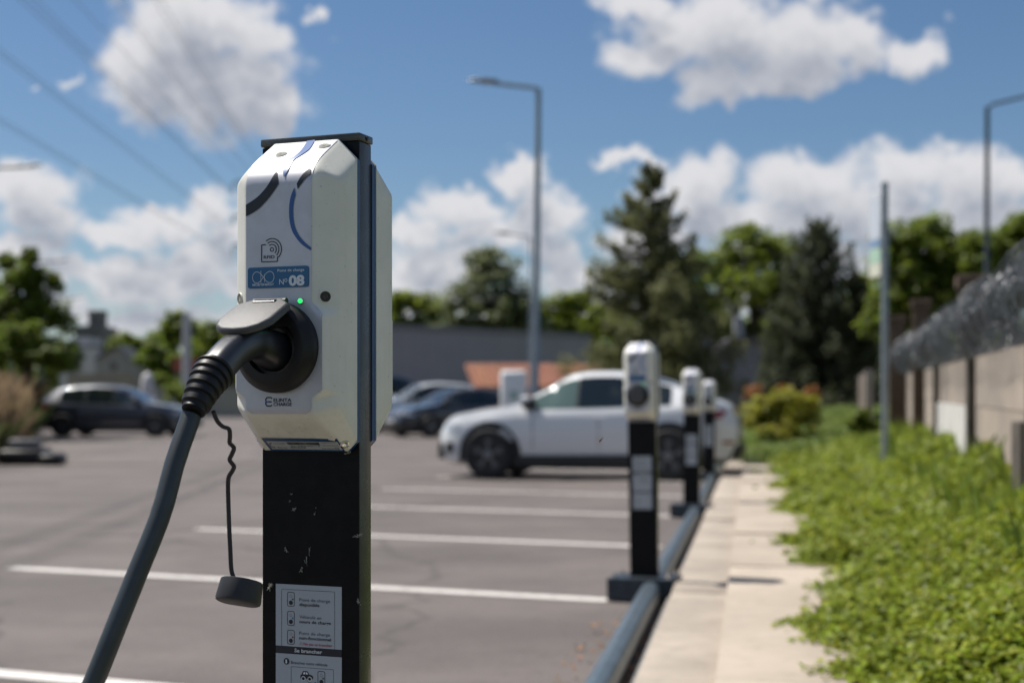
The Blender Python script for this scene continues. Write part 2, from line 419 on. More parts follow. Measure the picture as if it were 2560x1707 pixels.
# post and cap
MB().box(-.0755, .0755, -.0165, .018, .128, 1.378, c=.0012).build('post', M_body, st, smooth=30)
MB().box(-.0750, .0750, -.018, -.0167, .128, 1.377).build('post_front', M_post, st)  # front of the post, a thin sheet blacker than its sides
MB().box(-.0775, .0775, -.0205, .0205, 1.3785, 1.3895, c=.0022).build('post_cap', M_body, st, smooth=30)
MB().lathe([(.0035, 0), (.0035, .001), (.002, .0016)], Matrix.Translation((.0775, 0, 1.384)) @ Matrix.Rotation(R(90), 4, 'Y'), 10).build('screw', M_black, st)
ME_SHELL = make_shell()
def backplate(sgn):
    P = [(-.077, ZB+.0135), (-.064, ZB+.0005), (.064, ZB+.0005), (.077, ZB+.0135), (.077, ZT-.029), (.05, ZT-.002), (-.05, ZT-.002), (-.077, ZT-.029)]
    P = [(x*.999, z) for x, z in P]
    b = MB(); b.prism(P, lambda a, z, d: (a, sgn*(PF-d), z), .0002, NB+.0002)
    return b
box = link('housing', ME_SHELL, st)
backplate(1).build('backplate', M_back, st)
rear = link('housing', ME_SHELL, st); rear.rotation_euler = (0, 0, math.pi)
backplate(-1).build('backplate', M_back, st)
# grey printed film over the front of the shell
zz = np.concatenate([np.linspace(1.0085, 1.32, 90), np.linspace(1.322, 1.378, 40)])
def fhalf(z):
    if z > 1.1545: return .0492
    if z > 1.138: return .0492+(1.1545-z)*.94
    if z > 1.040: return .0647
    if z > 1.0285: return .0647-(1.040-z)*1.35
    r = .0492
    if z < 1.0165: return r-.008*(1-math.sqrt(max(0, 1-((1.0165-z)/.008)**2)))
    return r
V = []; W = 25
for z in zz:
    for k in range(W):
        V.append(shell_pt((k/(W-1)*2-1)*fhalf(z), z, .0006)[0])
MB().add(V, [(i*W+k, i*W+k+1, (i+1)*W+k+1, (i+1)*W+k) for i in range(len(zz)-1) for k in range(W-1)]).build('front_panel', M_film, st, smooth=50)
# printed swooshes
z1 = lambda *p: [Z1(x, y) for x, y in p]
band('printed_band', M_ink, z1((330,725),(430,655),(520,550),(592,440)), z1((330,823),(430,762),(530,657),(607,545)), st)
band('printed_band', M_bluei, z1((650,492),(643,440),(645,375),(690,338),(740,318),(800,262),(848,188)), z1((652,492),(690,430),(712,390),(740,345),(800,305),(868,255),(915,180)), st)
band('printed_band', M_ink, z1((762,545),(800,482),(840,442),(879,413)), z1((769,592),(800,546),(840,497),(879,462)), st)
band('printed_band', M_bluei, z1((741,577),(712,650),(697,740),(700,850),(720,940),(760,1010),(810,1065),(879,1112)), z1((751,640),(735,700),(728,780),(735,870),(755,940),(790,1000),(830,1045),(879,1086)), st)
# RFID mark and lettering on the film
fp = lambda x, z: shell_pt(x, z, .0012)[0]
def hz1(x, y): return hit(*Z1(x, y))
def hz2(x, y): return hit(*Z2(x, y))
mb = MB()
cx, cz = hz1(548, 1104); k = hz1(597, 1104)[0]-hz1(548, 1104)[0]; u = k/49
lw = 6.5*u*1.1
outline(mb, arc(cx, cz, 14*u, 0, 345), lw*.85, fp, closed=True)
for r in (37, 59, 81): outline(mb, arc(cx, cz, r*u, 128, -48, 24), lw, fp, closed=False)
P = [hz1(*p) for p in ((497, 1064), (460, 1066), (460, 1210), (595, 1206), (595, 1163))]
for a, b in zip(P, P[1:]):
    outline(mb, [a, b], lw, fp, closed=False)
a = hz1(478, 1183); b = hz1(570, 1179); put_text(mb, 'RFID', fp, a[0], b[0], a[1], hz1(478, 1156)[1]-a[1], .012)
mb.build('rfid_mark', M_ink, st)
mb = MB()
a = hz2(738, 1098); b = hz2(873, 1094); put_text(mb, 'ELINTA', fp, a[0], b[0], a[1], hz2(738, 1071)[1]-a[1], .022)
a = hz2(738, 1129); b = hz2(875, 1125); put_text(mb, 'CHARGE', fp, a[0], b[0], a[1], hz2(738, 1103)[1]-a[1], .022)
cx, cz = hz2(703, 1098); u = (hz2(730, 1098)[0]-cx)/27
for s in (1, -1):
    Q = [(cx+24*u, cz+s*20*u), (cx+16*u, cz+s*28*u), (cx-14*u, cz+s*28*u), (cx-24*u, cz+s*16*u), (cx-24*u, cz+s*8*u)]
    outline(mb, Q, 9*u, fp, closed=False)
outline(mb, [(cx-6*u, cz), (cx+22*u, cz)], 9*u, fp, closed=False)
mb.add([fp(cx-27*u, cz+12*u), fp(cx-27*u, cz-14*u), fp(cx-4*u, cz-2*u)], [(0, 1, 2)], 1)
mb.build('maker_logo', [M_ink, M_bluei], st)
# blue number plate
xa = hz1(347, 1350)[0]; xb = hz1(863, 1330)[0]; za = hz1(605, 1430)[1]; zb = hz1(605, 1251)[1]
npl = MB().prism(rr(xa, xb, za, zb, .0035), lambda a, b, d: (a, PF-.0851-d, b), .0006, .0022).build('number_plate', M_plate, st)
npf = lambda x, z: (x, PF-.0851-.0026, z)
def np1(x, y): return on_plane(*Z1(x, y), .0877)
mb = MB()
a = np1(592, 1294); b = np1(820, 1288); put_text(mb, 'Point de charge', npf, a[0], b[0], a[1], np1(592, 1271)[1]-a[1], .012)
a = np1(607, 1403); b = np1(645, 1402); put_text(mb, 'N', npf, a[0], b[0], a[1], np1(607, 1353)[1]-a[1])
c = np1(663, 1366); u = (np1(680, 1366)[0]-c[0])/17
outline(mb, arc(c[0], c[1], 11*u, 0, 345), 4.5*u, npf, closed=True)
a = np1(688, 1409); b = np1(822, 1404); put_text(mb, '08', npf, a[0], b[0], a[1], np1(688, 1324)[1]-a[1], .045)
a = np1(380, 1415); b = np1(442, 1414); put_text(mb, 'MOB', npf, a[0], b[0], a[1], np1(380, 1396)[1]-a[1], .02)
a = np1(458, 1412); b = np1(563, 1408); put_text(mb, 'ENERGY', npf, a[0], b[0], a[1], np1(458, 1393)[1]-a[1], .02)
c = np1(471, 1340); u = (np1(563, 1340)[0]-c[0])/92
Q = [(c[0]+92*u*math.cos(t)/(1+math.sin(t)**2)*1.0, c[1]+3*u*0+118*u*math.sin(t)*math.cos(t)/(1+math.sin(t)**2)) for t in np.linspace(0, 2*math.pi, 60, endpoint=False)]
outline(mb, Q, 4*u, npf)
outline(mb, [np1(451, 1284), np1(451, 1412)], 3.5*u, npf, closed=False); outline(mb, [np1(482, 1312), np1(482, 1385)], 3.5*u, npf, closed=False)
mb.build('lettering', M_white, npl)
# screw recesses
for (px, py, m) in ((*Z1(502, 258), M_hole), (*Z1(992, 227), M_hole), (*Z1(1000, 1505), M_hole2), (*Z1(276, 1527), M_hole)):
    x, z = hit(px, py); p, N = shell_pt(x, z, .0)
    Mx = Matrix.Translation(p) @ N.to_track_quat('Z', 'Y').to_matrix().to_4x4()
    b = MB().lathe([(.0086, -.002), (.0086, .0012), (.0080, .0018), (.0070, .0010)], Mx, 22).build('recess_rim', M_shell, st, smooth=40)
    MB().lathe([(.0071, -.003), (.0071, .0011), (.003, .0010)], Mx, 18).build('recess_shade', m, b)
# LED
x, z = hit(*Z2(944, 340)); p, N = shell_pt(x, z, 0)
Mx = Matrix.Translation(p) @ N.to_track_quat('Z', 'Y').to_matrix().to_4x4()
led = MB().lathe([(.0046, 0), (.0046, .002), (.0040, .0030), (.0033, .0030)], Mx, 20).build('status_light', M_chrome, st, smooth=40)
MB().lathe([(.0033, .0022), (.0033, .0032), (.0027, .0045), (.0014, .0054), (.0002, .0056)], Mx, 16).build('lens', M_led, led, smooth=60)
# socket collar, socket, lid
AX = lambda z, n=.0851: Matrix.Translation((0, PF-n, z)) @ Matrix.Rotation(R(90), 4, 'X')
b = MB(); n = 64
prof = [(.0600, -.004), (.0600, .011), (.0585, .0135), (.0500, .0215), (.0475, .0225)]
rows = []
for r, h in prof+[('in', .0225), ('in', .004), ('in2', .002), ('c', .002)]:
    row = []
    for k in range(n):
        q = 2*math.pi*k/n
        rad = {'in': .0365, 'in2': .034, 'c': .001}.get(r, r)
        x = rad*math.cos(q); z = rad*math.sin(q)
        if r in ('in', 'in2'):                       # opening with flattened top and right sides
            z = min(z, .026); z = max(z, -.0345)
        row.append((x, PF-.0851-h, ZS+z))
    rows.append(row)
V = [p for row in rows for p in row]
b.add(V, [(i*n+k, i*n+(k+1) % n, (i+1)*n+(k+1) % n, (i+1)*n+k) for i in range(len(rows)-1) for k in range(n)])
soc = b.build('socket_collar', M_black, st, smooth=35)
MB().lathe([(.033, .0022), (.033, .014), (.029, .0145), (.029, .004), (.001, .004)], AX(ZS-.003), 32).build('socket', M_plug, soc, smooth=40)
# lid: hinged at the top of the collar, outer face away from the wall when shut
lid = empty('socket_lid', (0, PF-.0851-.0200, ZS+.0555)); lid.parent = st
L = .100
P = [(-.021, 0), (.021, 0), (.039, .018), (.0395, .068), (.031, .088), (.018, .0975), (0, L), (-.018, .0975), (-.031, .088), (-.0395, .068), (-.039, .018)]
bm = bmesh.new(); 
vs = [bm.verts.new((x, -d, -t)) for d in (0, .0095) for x, t in P]; m = len(P)
bm.faces.new(vs[:m][::-1]); bm.faces.new(vs[m:])
for i in range(m): bm.faces.new((vs[i], vs[(i+1) % m], vs[m+(i+1) % m], vs[m+i]))
bmesh.ops.recalc_face_normals(bm, faces=bm.faces)
bmesh.ops.bevel(bm, geom=[e for e in bm.edges if all(abs(v.co.y+.0095) < 1e-6 for v in e.verts)], offset=.0050, segments=3, profile=.5, affect='EDGES')
bm.verts.index_update()
b = MB(); b.add([v.co.copy() for v in bm.verts], [[v.index for v in f.verts] for f in bm.faces]); bm.free()
b.build('lid_plate', M_lid, lid, smooth=40)
bb = MB(); bb.box(-.0165, .0165, -.0112, -.0094, -.0160, -.0088, c=.0008); bb.build('lid_catch', M_plug, lid)
MB().tube([(-.024, -.003, .001), (.024, -.003, .001)], .0052, 12).build('hinge', M_black, lid, smooth=50)
lid.rotation_euler = (R(-64), 0, 0)
# type label under the shell
xa = hit(*Z2(684, 1420))[0]; xb = hit(*Z2(1236, 1410))[0]
def strip(x0, x1, zs, ins, off, nx=4):
    V = []; nz = len(zs)
    for i, z in enumerate(zs):
        for k in range(nx): V.append(shell_pt(x0+(x1-x0)*k/(nx-1), z, off)[0])
    return V, [(i*nx+k, i*nx+k+1, (i+1)*nx+k+1, (i+1)*nx+k) for i in range(nz-1) for k in range(nx-1)]
zt = hit(*Z2(960, 1372))[1]; zb_ = hit(*Z2(960, 1466))[1]
tl = MB().add(*strip(xa, xb, np.linspace(zb_, zt, 5), 0, .0008)).build('type_plate', M_back, st)
xa2 = hit(*Z2(708, 1420))[0]; xb2 = hit(*Z2(1228, 1410))[0]; zt2 = hit(*Z2(960, 1390))[1]; zb2 = hit(*Z2(960, 1451))[1]
lab = MB().add(*strip(xa2, xb2, np.linspace(zb2, zt2, 4), 0, .0014)).build('type_label', M_sticker, tl)
f3 = lambda x, z: shell_pt(x, z, .0019)[0]
mb = MB(); h = zt2-zb2; w = xb2-xa2
X = lambda t: xa2+w*t
Zv = lambda t: zb2+h*t
put_text(mb, 'Serial number:', f3, X(.09), X(.25), Zv(.70), h*.15, .01); put_text(mb, 'Model name:', f3, X(.10), X(.24), Zv(.18), h*.15, .01)
put_text(mb, 'HBS-74-LAN-RCM', f3, X(.28), X(.50), Zv(.18), h*.17, .01); put_text(mb, 'Made in Lithuania', f3, X(.73), X(.90), Zv(.12), h*.13)
put_text(mb, '23-A84-09-18', f3, X(.30), X(.72), Zv(.40), h*.11); put_text(mb, 'CE', f3, X(.91), X(.97), Zv(.10), h*.22)
x = .28; rb = random.Random(3)
while x < .73:
    ww = rb.choice((.004, .006, .010)); mb.add([f3(X(x), Zv(.60)), f3(X(x+ww), Zv(.60)), f3(X(x+ww), Zv(.93)), f3(X(x), Zv(.93))], [(0, 1, 2, 3)]); x += ww+rb.choice((.004, .007))
outline(mb, [(X(.77), Zv(.55)), (X(.98), Zv(.55)), (X(.98), Zv(.9)), (X(.77), Zv(.9))], h*.03, f3)
outline(mb, arc(X(.045), Zv(.5), h*.27, 60, 300, 10), h*.1, f3, closed=False)
mb.build('lettering', M_ink, lab)
for (px, py) in (Z2(643, 1425), Z2(1272, 1418)):
    x, z = hit(px, py); p, N = shell_pt(x, z, 0); Mx = Matrix.Translation(p) @ N.to_track_quat('Z', 'Y').to_matrix().to_4x4()
    MB().lathe([(.0065, -.001), (.0065, .0006), (.0045, .0016), (.003, .0006), (.0005, .0006)], Mx, 14).build('screw', M_chrome, st, smooth=40)
# information stickers on the post
pf = lambda off: (lambda x, z: (x, PF-off, z))
def p4(x, y): return on_plane(*Z4(x, y), .001)
X0 = p4(270, 650)[0]; X1 = p4(1168, 650)[0]; ZA = p4(720, 232)[1]; ZM = p4(720, 1080)[1]; ZM2 = p4(720, 1184)[1]
s1 = MB().box(X0, X1, PF-.0009, PF+.001, ZM, ZA).build('information_sticker', M_sticker, st)
s2 = MB().box(X0, X1, PF-.0009, PF+.001, .583, ZM2).build('information_sticker', M_sticker, st)
s3 = MB().box(X0, X1, PF-.0009, PF+.001, .488, .576).build('information_sticker', M_sticker, st)
s0 = MB().box(X0, X1, PF-.0007, PF+.001, ZM2+.0003, ZM-.0003).build('information_sticker', M_ink, st, label='black strip reading Se brancher')
q1 = pf(.0013)
def pw(x, y): return p4(x, y)
u = (X1-X0)/896
def icon(mb, cx, cz, mi):
    outline(mb, rr(cx-47*u, cx+47*u, cz-84*u, cz+84*u, 20*u, 4), 7*u, q1)
    outline(mb, arc(cx, cz+38*u, 16*u, 0, 340), 3*u, q1, 3); disc(mb, cx, cz-42*u, 27*u, q1); disc(mb, cx+24*u, cz+1*u, 12*u, q1, mi)
mb = MB()
outline(mb, rr(X0+82*u, X1-92*u, ZA-780*u, ZA-62*u, 8*u, 3), 4*u, q1)
for i, (dy, ta, tb, wa, wb) in enumerate(((178, 'Point de charge', 'disponible', 418, 275), (408, 'Véhicule en', 'cours de charge', 300, 430), (636, 'Point de charge', 'non-fonctionnel', 418, 432))):
    icon(mb, X0+210*u, ZA-dy*u, 4+i)
    zt_ = ZA-(196+[0, 206, 402][i])*u
    put_text(mb, ta, q1, X0+325*u, X0+(325+wa)*u, zt_, 40*u, .002, 3); put_text(mb, tb, q1, X0+325*u, X0+(325+wb)*u, zt_-56*u, 38*u, .02)
zt_ = ZA-722*u
put_text(mb, 'Ne pas se brancher', q1, X0+384*u, X0+772*u, zt_, 34*u, .012, 6)
outline(mb, [(X0+325*u, zt_+2*u), (X0+372*u, zt_+2*u), (X0+348*u, zt_+42*u)], 4*u, q1, 6); put_text(mb, '!', q1, X0+345*u, X0+351*u, zt_+8*u, 20*u, 0, 6)
M_greyi = mat('grey_ink', (.07, .08, .09), .4)
TM = [M_ink, M_white, M_white, M_greyi, M_green, M_cyan, M_red]
mb.build('lettering', TM, s1)
mb = MB(); put_text(mb, 'Se brancher', pf(.0012), X0+258*u, X0+636*u, ZM-66*u, 46*u, .015); mb.build('lettering', M_white, s0)
mb = MB(); zq = ZM2
disc(mb, X0+150*u, zq-92*u, 40*u, q1); put_text(mb, '1', pf(.0016), X0+138*u, X0+158*u, zq-115*u, 46*u, .03, 1)
put_text(mb, 'Branchez votre véhicule', q1, X0+214*u, X0+708*u, zq-118*u, 36*u, .004, 0)
outline(mb, rr(X0+214*u, X0+790*u, zq-440*u, zq-152*u, 6*u, 3), 4*u, q1)
cx, cz = X0+426*u, zq-256*u
mb.add([q1(cx+a*u, cz+b*u) for a, b in ((-85, -28), (85, -28), (88, 0), (70, 18), (38, 22), (12, 62), (-50, 62), (-68, 20), (-85, 10))], [tuple(range(9))])
mb.add([pf(.0016)(cx+a*u, cz+b*u) for a, b in ((-48, 24), (-38, 50), (-18, 50), (-18, 24))], [(0, 1, 2, 3)], 1); mb.add([pf(.0016)(cx+a*u, cz+b*u) for a, b in ((-8, 24), (-8, 50), (6, 50), (22, 24))], [(0, 1, 2, 3)], 1)
for dx in (-43, 43): disc(mb, cx+dx*u, cz-28*u, 29*u, pf(.0015), 1); disc(mb, cx+dx*u, cz-28*u, 20*u, pf(.0018))
outline(mb, resample([(cx+5*u, cz-40*u), (cx+22*u, cz-66*u), (cx+70*u, cz-76*u), (cx+112*u, cz-72*u)], 14), 4*u, q1, closed=False); disc(mb, cx+118*u, cz-72*u, 11*u, q1)
icon(mb, X0+626*u, cz-12*u, 4)
outline(mb, [(cx+42*u, cz-98*u), (cx+92*u, cz-98*u)], 5*u, q1, closed=False); outline(mb, [(cx+78*u, cz-86*u), (cx+92*u, cz-98*u), (cx+78*u, cz-110*u)], 5*u, q1, closed=False)
mb.build('lettering', TM, s2)
mb = MB(); outline(mb, rr(X0+90*u, X1-90*u, .497, .567, 6*u, 3), 5*u, q1); icon(mb, X0+240*u, .532, 5); mb.build('pictogram', TM, s3)
# steel saddle over the rail, on which the post stands
M_steel = mat('saddle_steel', (.035, .045, .058), .42, metal=.3, var=.2, scale=20)
sd_ = MB(); 
sd_.box(-.172, .172, -.13, .13, .118, .128, c=.002)
sd_.box(-.172, .172, -.132, -.122, .012, .119); sd_.box(-.172, -.162, -.122, .122, .012, .119); sd_.box(.162, .172, -.122, .122, .012, .119)
sd_.build('saddle_plate', M_steel, st)
for sx in (-.14, .14):
    for sy in (-.10, .10):
        MB().lathe([(.016, .1275), (.016, .131), (.011, .1312), (.011, .142), (.006, .1425), (.006, .156), (.001, .157)], Matrix.Translation((sx, sy, 0)), 8).build('bolt', M_chrome, st)
# cobwebs and dirt caught on the post and under the shell
for i, (px, py, dx, dy, nn) in enumerate(((*Z3(1262, 545), 16, -12, 22), (*Z3(1640, 700), 36, -16, 30), (*Z3(1215, 785), 18, 24, 12), (*Z3(1305, 900), 10, -26, 12), (*Z3(1122, 1000), 30, -30, 30), (*Z3(1640, 1090), 20, 28, 18), (*Z3(1245, 455), 8, 10, 6), (*Z3(1238, 497), 6, 4, 6), (*Z3(1385, 560), 8, -50, 6), (*Z3(1580, 215), 30, -10, 24), (*Z2(1290, 1465), 26, 6, 26), (*Z3(1340, 830), 22, -80, 10))):
    b = MB(); r_ = random.Random(i)
    cx_, cz_ = on_plane(px, py, .001); uu = 1.95/F/2.35
    for k in range(nn):
        t = r_.uniform(-1, 1); p = Vector((cx_+t*dx*uu*.5+r_.gauss(0, 2)*uu, PF-.001-abs(r_.gauss(0, .0012)), cz_-t*dy*uu*.5+r_.gauss(0, 2)*uu))
        q = p+Vector((dx*uu*r_.uniform(-.4, .4)+r_.gauss(0, 2.4)*uu, -abs(r_.gauss(0, .0012)), -dy*uu*r_.uniform(-.4, .4)+r_.gauss(0, 2.4)*uu))
        b.tube([p, (p+q)/2+Vector((r_.gauss(0, 2)*uu, -.0006, r_.gauss(0, 2)*uu)), q], r_.uniform(.00012, .00042), 4)
    b.build('cobweb', M_grime, st, kind='stuff')

# the other stations are copies, their lids shut
LAB = ['charging post standing by the near end of the open bay line, its socket empty', 'charging post overlapping the rear wheel of the white SUV', 'charging post at the tail of the white SUV, furthest along the rail']
for i, (x, y) in enumerate(((.698, 7.45), (1.63, 12.9), (2.615, 18.9))):
    c = copy_tree(st, None, skip=('cobweb',) if i else ('cobweb',)); c.location = (x, y, 0); c['label'] = LAB[i]; c.scale = (1, 1, .975)
    c.rotation_euler = (0, R((-.9, .3, .4)[i]), -A_ST+R((3, 2, 2)[i]))
    for ch in list(c.children):
        if ch.name.startswith('socket_lid'): ch.rotation_euler = (0, 0, 0)
        if ch.name.startswith('number_plate'):
            for k in list(ch.children): bpy.data.objects.remove(k)

# ------------------------------------------------------------------ plug, cable and hanging cap
def lp(x, n, z): return ORG+UX*x+UY*(PF-n)+Vector((0, 0, z))
ORGC = lp(0, .12, 0)
cab = empty('charging_cable', (0, 0, 0), label='dark grey charging cable with its angled plug in the socket of post 08', cat='charging cable')
path = resample([lp(0, .088, 1.0875), lp(0, .118, 1.0955), lp(0, .150, 1.0985), lp(0, .185, 1.0915), lp(0, .215, 1.0760), lp(0, .240, 1.0580)], 26)
rad = np.interp(np.linspace(0, 1, 26), [0, .1, .35, .7, 1], [.0265, .0258, .0205, .0205, .0212])
b = MB(); V = []; Fc = []; seg = 28; side = UX
for i in range(26):
    t = Vector(path[min(i+1, 25)]-path[max(i-1, 0)]).normalized(); up = side.cross(t).normalized()
    if up.z < 0: up = -up
    for k in range(seg):
        q = 2*math.pi*k/seg; c_, s_ = math.cos(q), math.sin(q)
        e = 2.6; rr_ = rad[i]/((abs(c_)**e+abs(s_)**e)**(1/e))
        s2_ = s_
        V.append(Vector(path[i])+side*c_*rr_*.92+up*min(s_*rr_, rad[i]*.93)*1.0)
for i in range(25):
    for k in range(seg): Fc.append((i*seg+k, i*seg+(k+1) % seg, (i+1)*seg+(k+1) % seg, (i+1)*seg+k))
Fc += [tuple(range(seg))[::-1], tuple(25*seg+k for k in range(seg))]
plug = b.add(V, Fc).build('plug', M_plug, cab, smooth=50)
# ribbed bend relief
d0_ = Vector(path[-1]); d1_ = lp(0, .284, 1.012); nb = 60; pts = [d0_-(d1_-d0_)*.1+(d1_-d0_)*1.08*k/(nb-1)+Vector((0, 0, -.004))*(math.sin(math.pi*k/(nb-1))*-1) for k in range(nb)]
rb_ = []
for k in range(nb):
    t = k/(nb-1); base = .0246-(.0246-.0152)*t**1.1
    rb_.append(base+(.0016 if (t*6.2) % 1 < .58 else -.0014) if .06 < t < .97 else base-.0006)
MB().tube(pts, rb_, 28).build('bend_relief', M_black, cab, smooth=55)
cpx = [(478, 1038, 1.700), (462, 1085, 1.690), (436, 1160, 1.675), (402, 1285, 1.655), (340, 1440, 1.635), (290, 1565, 1.62), (240, 1690, 1.61), (150, 1900, 1.605)]
cp = [at(*p) for p in cpx]
last = cp[-1]
cp += [Vector((last.x-.10, 1.62, .42)), Vector((last.x-.20, 1.66, .20)), Vector((last.x-.36, 1.74, .045)), Vector((last.x-.62, 1.86, .0135)), Vector((last.x-1.1, 2.0, .0135)), Vector((last.x-1.7, 2.0, .0135)), Vector((last.x-2.4, 2.2, .0135))]
CB = MB().tube(resample(cp, 150), .0121, 20).build('cable', M_cable, cab, smooth=70)
# strap and cap
sp = [(533, 1028), (543, 1052), (557, 1066), (572, 1072), (575, 1088), (574, 1106), (580, 1113), (585, 1120), (580, 1134), (574, 1148), (579, 1157), (585, 1166), (580, 1178), (572, 1192), (570, 1215), (571, 1260), (573, 1320), (576, 1380), (578, 1420), (583, 1440), (592, 1456)]
MB().tube(resample([at(px, py, 1.70+.06*min(1, (py-1028)/200)) for px, py in sp], 110), .0024, 10, flat=1.2).build('strap', M_strap, cab, smooth=70)
cc = at(600, 1478, 1.765); axis = Vector((-.14, -.30, -.94)).normalized()
xa_ = Vector((1, .05, -.17)); xa_ = (xa_-axis*xa_.dot(axis)).normalized(); ya_ = axis.cross(xa_)
Mx = Matrix((( *[0]*4,), (*[0]*4,), (*[0]*4,), (0, 0, 0, 1)))
for r_ in range(3):
    Mx[r_][0] = xa_[r_]; Mx[r_][1] = ya_[r_]; Mx[r_][2] = axis[r_]; Mx[r_][3] = cc[r_]
b = MB(); prof = [(r*.95, h*.86) for r, h in [(.001, -.0165), (.0255, -.0165), (.0278, -.0150), (.0300, .0125), (.0292, .0158), (.0268, .0172), (.001, .0172)]]
V = []; n = 40
for r_, h in prof:
    for k in range(n):
        q = 2*math.pi*k/n; x, y = r_*math.cos(q), r_*math.sin(q); y = max(y, -.84*max(r_, .001)); V.append(Mx @ Vector((x, y, h)))
b.add(V, [(i*n+k, i*n+(k+1) % n, (i+1)*n+(k+1) % n, (i+1)*n+k) for i in range(len(prof)-1) for k in range(n)])
capo = b.build('plug_cap', M_cap, cab, smooth=40)
# ------------------------------------------------------------------ ground, car park, pavement
M_soil = mat('rough_grass', (.075, .10, .03), .9, col2=(.10, .085, .05), scale=.6, bump=.6, bscale=20)
def asphalt():
    m = bpy.data.materials.new('asphalt'); m.use_nodes = True; T = NT(m.node_tree); b = m.node_tree.nodes['Principled BSDF']
    tc = T.n('ShaderNodeTexCoord').outputs['Object']
    st_ = T.v('MULTIPLY', tc, (1, 1.6, 1))
    n1 = T.n('ShaderNodeTexNoise', i={'Vector': st_, 'Scale': .55, 'Detail': 5.0, 'Roughness': .6}).outputs[0]
    n2 = T.n('ShaderNodeTexNoise', i={'Vector': tc, 'Scale': 3.2, 'Detail': 5.0, 'Roughness': .65}).outputs[0]
    n3 = T.n('ShaderNodeTexVoronoi', i={'Vector': tc, 'Scale': 95.0}).outputs[0]
    n4 = T.n('ShaderNodeTexNoise', i={'Vector': tc, 'Scale': 1.3, 'Detail': 3.0, 'Roughness': .5}).outputs[0]
    c = T.mix(T.ss(n1, .35, .65), (.076, .061, .055), (.143, .118, .106))
    c = T.mix(T.m('MULTIPLY', T.ss(n2, .42, .75), .45), c, (.072, .061, .057))
    c = T.mix(T.m('MULTIPLY', T.ss(n4, .60, .72), .35), c, (.135, .12, .095))
    c = T.mix(T.m('MULTIPLY', T.ss(n3, .15, .6), .35), c, (.155, .138, .13))
    n5 = T.n('ShaderNodeTexNoise', i={'Vector': tc, 'Scale': 14.0, 'Detail': 5.0, 'Roughness': .7}).outputs[0]
    c = T.mix(T.m('MULTIPLY', T.ss(n5, .52, .74), .5), c, (.062, .052, .048))
    vo = T.n('ShaderNodeTexVoronoi', i={'Vector': T.v('ADD', tc, T.v('MULTIPLY', T.n('ShaderNodeTexNoise', i={'Vector': tc, 'Scale': 1.7, 'Detail': 4.0}).outputs[1], (.7, .7, 0))), 'Scale': .32}); vo.feature = 'DISTANCE_TO_EDGE'
    c = T.mix(T.m('MULTIPLY', T.ss(vo.outputs[0], .0, .012, 1, 0), .55), c, (.045, .038, .036))
    oil = T.n('ShaderNodeTexVoronoi', i={'Vector': tc, 'Scale': .42}).outputs[0]
    c = T.mix(T.m('MULTIPLY', T.ss(T.m('ADD', oil, T.m('MULTIPLY', n2, .25)), .16, .26, 1, 0), .6), c, (.045, .038, .036))
    m.node_tree.links.new(c, b.inputs['Base Color']); b.inputs['Roughness'].default_value = .82
    bp = T.n('ShaderNodeBump', i={'Height': n3, 'Strength': .5, 'Distance': .006}); m.node_tree.links.new(bp.outputs[0], b.inputs['Normal'])
    return m
M_asph = asphalt()
def worn_paint():
    m = mat('worn_line_paint', (.70, .68, .64), .7, var=.1, scale=25); T = NT(m.node_tree); b = m.node_tree.nodes['Principled BSDF']
    tc = T.n('ShaderNodeTexCoord').outputs['Object']
    nz = T.n('ShaderNodeTexNoise', i={'Vector': tc, 'Scale': 16.0, 'Detail': 6.0, 'Roughness': .7}).outputs[0]
    c = T.mix(T.ss(nz, .50, .72), (.66, .62, .58), (.30, .27, .25)); m.node_tree.links.new(c, b.inputs['Base Color']); return m
M_paint = worn_paint()
M_seam = mat('asphalt_seam', (.07, .062, .060), .9, var=.2)
def concrete(name, c1, c2, sc=1.0):
    m = bpy.data.materials.new(name); m.use_nodes = True; T = NT(m.node_tree); b = m.node_tree.nodes['Principled BSDF']
    oi = T.n('ShaderNodeObjectInfo').outputs['Random']
    tc = T.n('ShaderNodeTexCoord').outputs['Object']; tv = T.v('ADD', tc, T.n('ShaderNodeCombineXYZ', i={'X': T.m('MULTIPLY', oi, 37.0), 'Y': T.m('MULTIPLY', oi, 11.0), 'Z': 0.0}).outputs[0])
    n1 = T.n('ShaderNodeTexNoise', i={'Vector': tv, 'Scale': 1.6*sc, 'Detail': 6.0, 'Roughness': .65}).outputs[0]
    n2 = T.n('ShaderNodeTexNoise', i={'Vector': tv, 'Scale': 9.0*sc, 'Detail': 5.0, 'Roughness': .7}).outputs[0]
    c = T.mix(T.ss(n1, .36, .66), c1, c2)
    c = T.mix(T.m('MULTIPLY', T.ss(n2, .5, .75), .4), c, tuple(x*.62 for x in c2))
    hs = T.n('ShaderNodeHueSaturation', i={'Value': T.m('ADD', .93, T.m('MULTIPLY', oi, .14)), 'Color': c})
    m.node_tree.links.new(hs.outputs[0], b.inputs['Base Color']); b.inputs['Roughness'].default_value = .85
    bp = T.n('ShaderNodeBump', i={'Height': n2, 'Strength': .4, 'Distance': .008}); m.node_tree.links.new(bp.outputs[0], b.inputs['Normal'])
    return m
M_conc = concrete('pavement_concrete', (.42, .355, .285), (.335, .28, .225))
M_kerb = concrete('kerb_concrete', (.41, .35, .285), (.30, .255, .21))
M_wallc = concrete('wall_concrete', (.38, .315, .26), (.28, .235, .20), .8)
M_pile = mat('wall_post_concrete', (.085, .072, .060), .85, var=.25, scale=6)

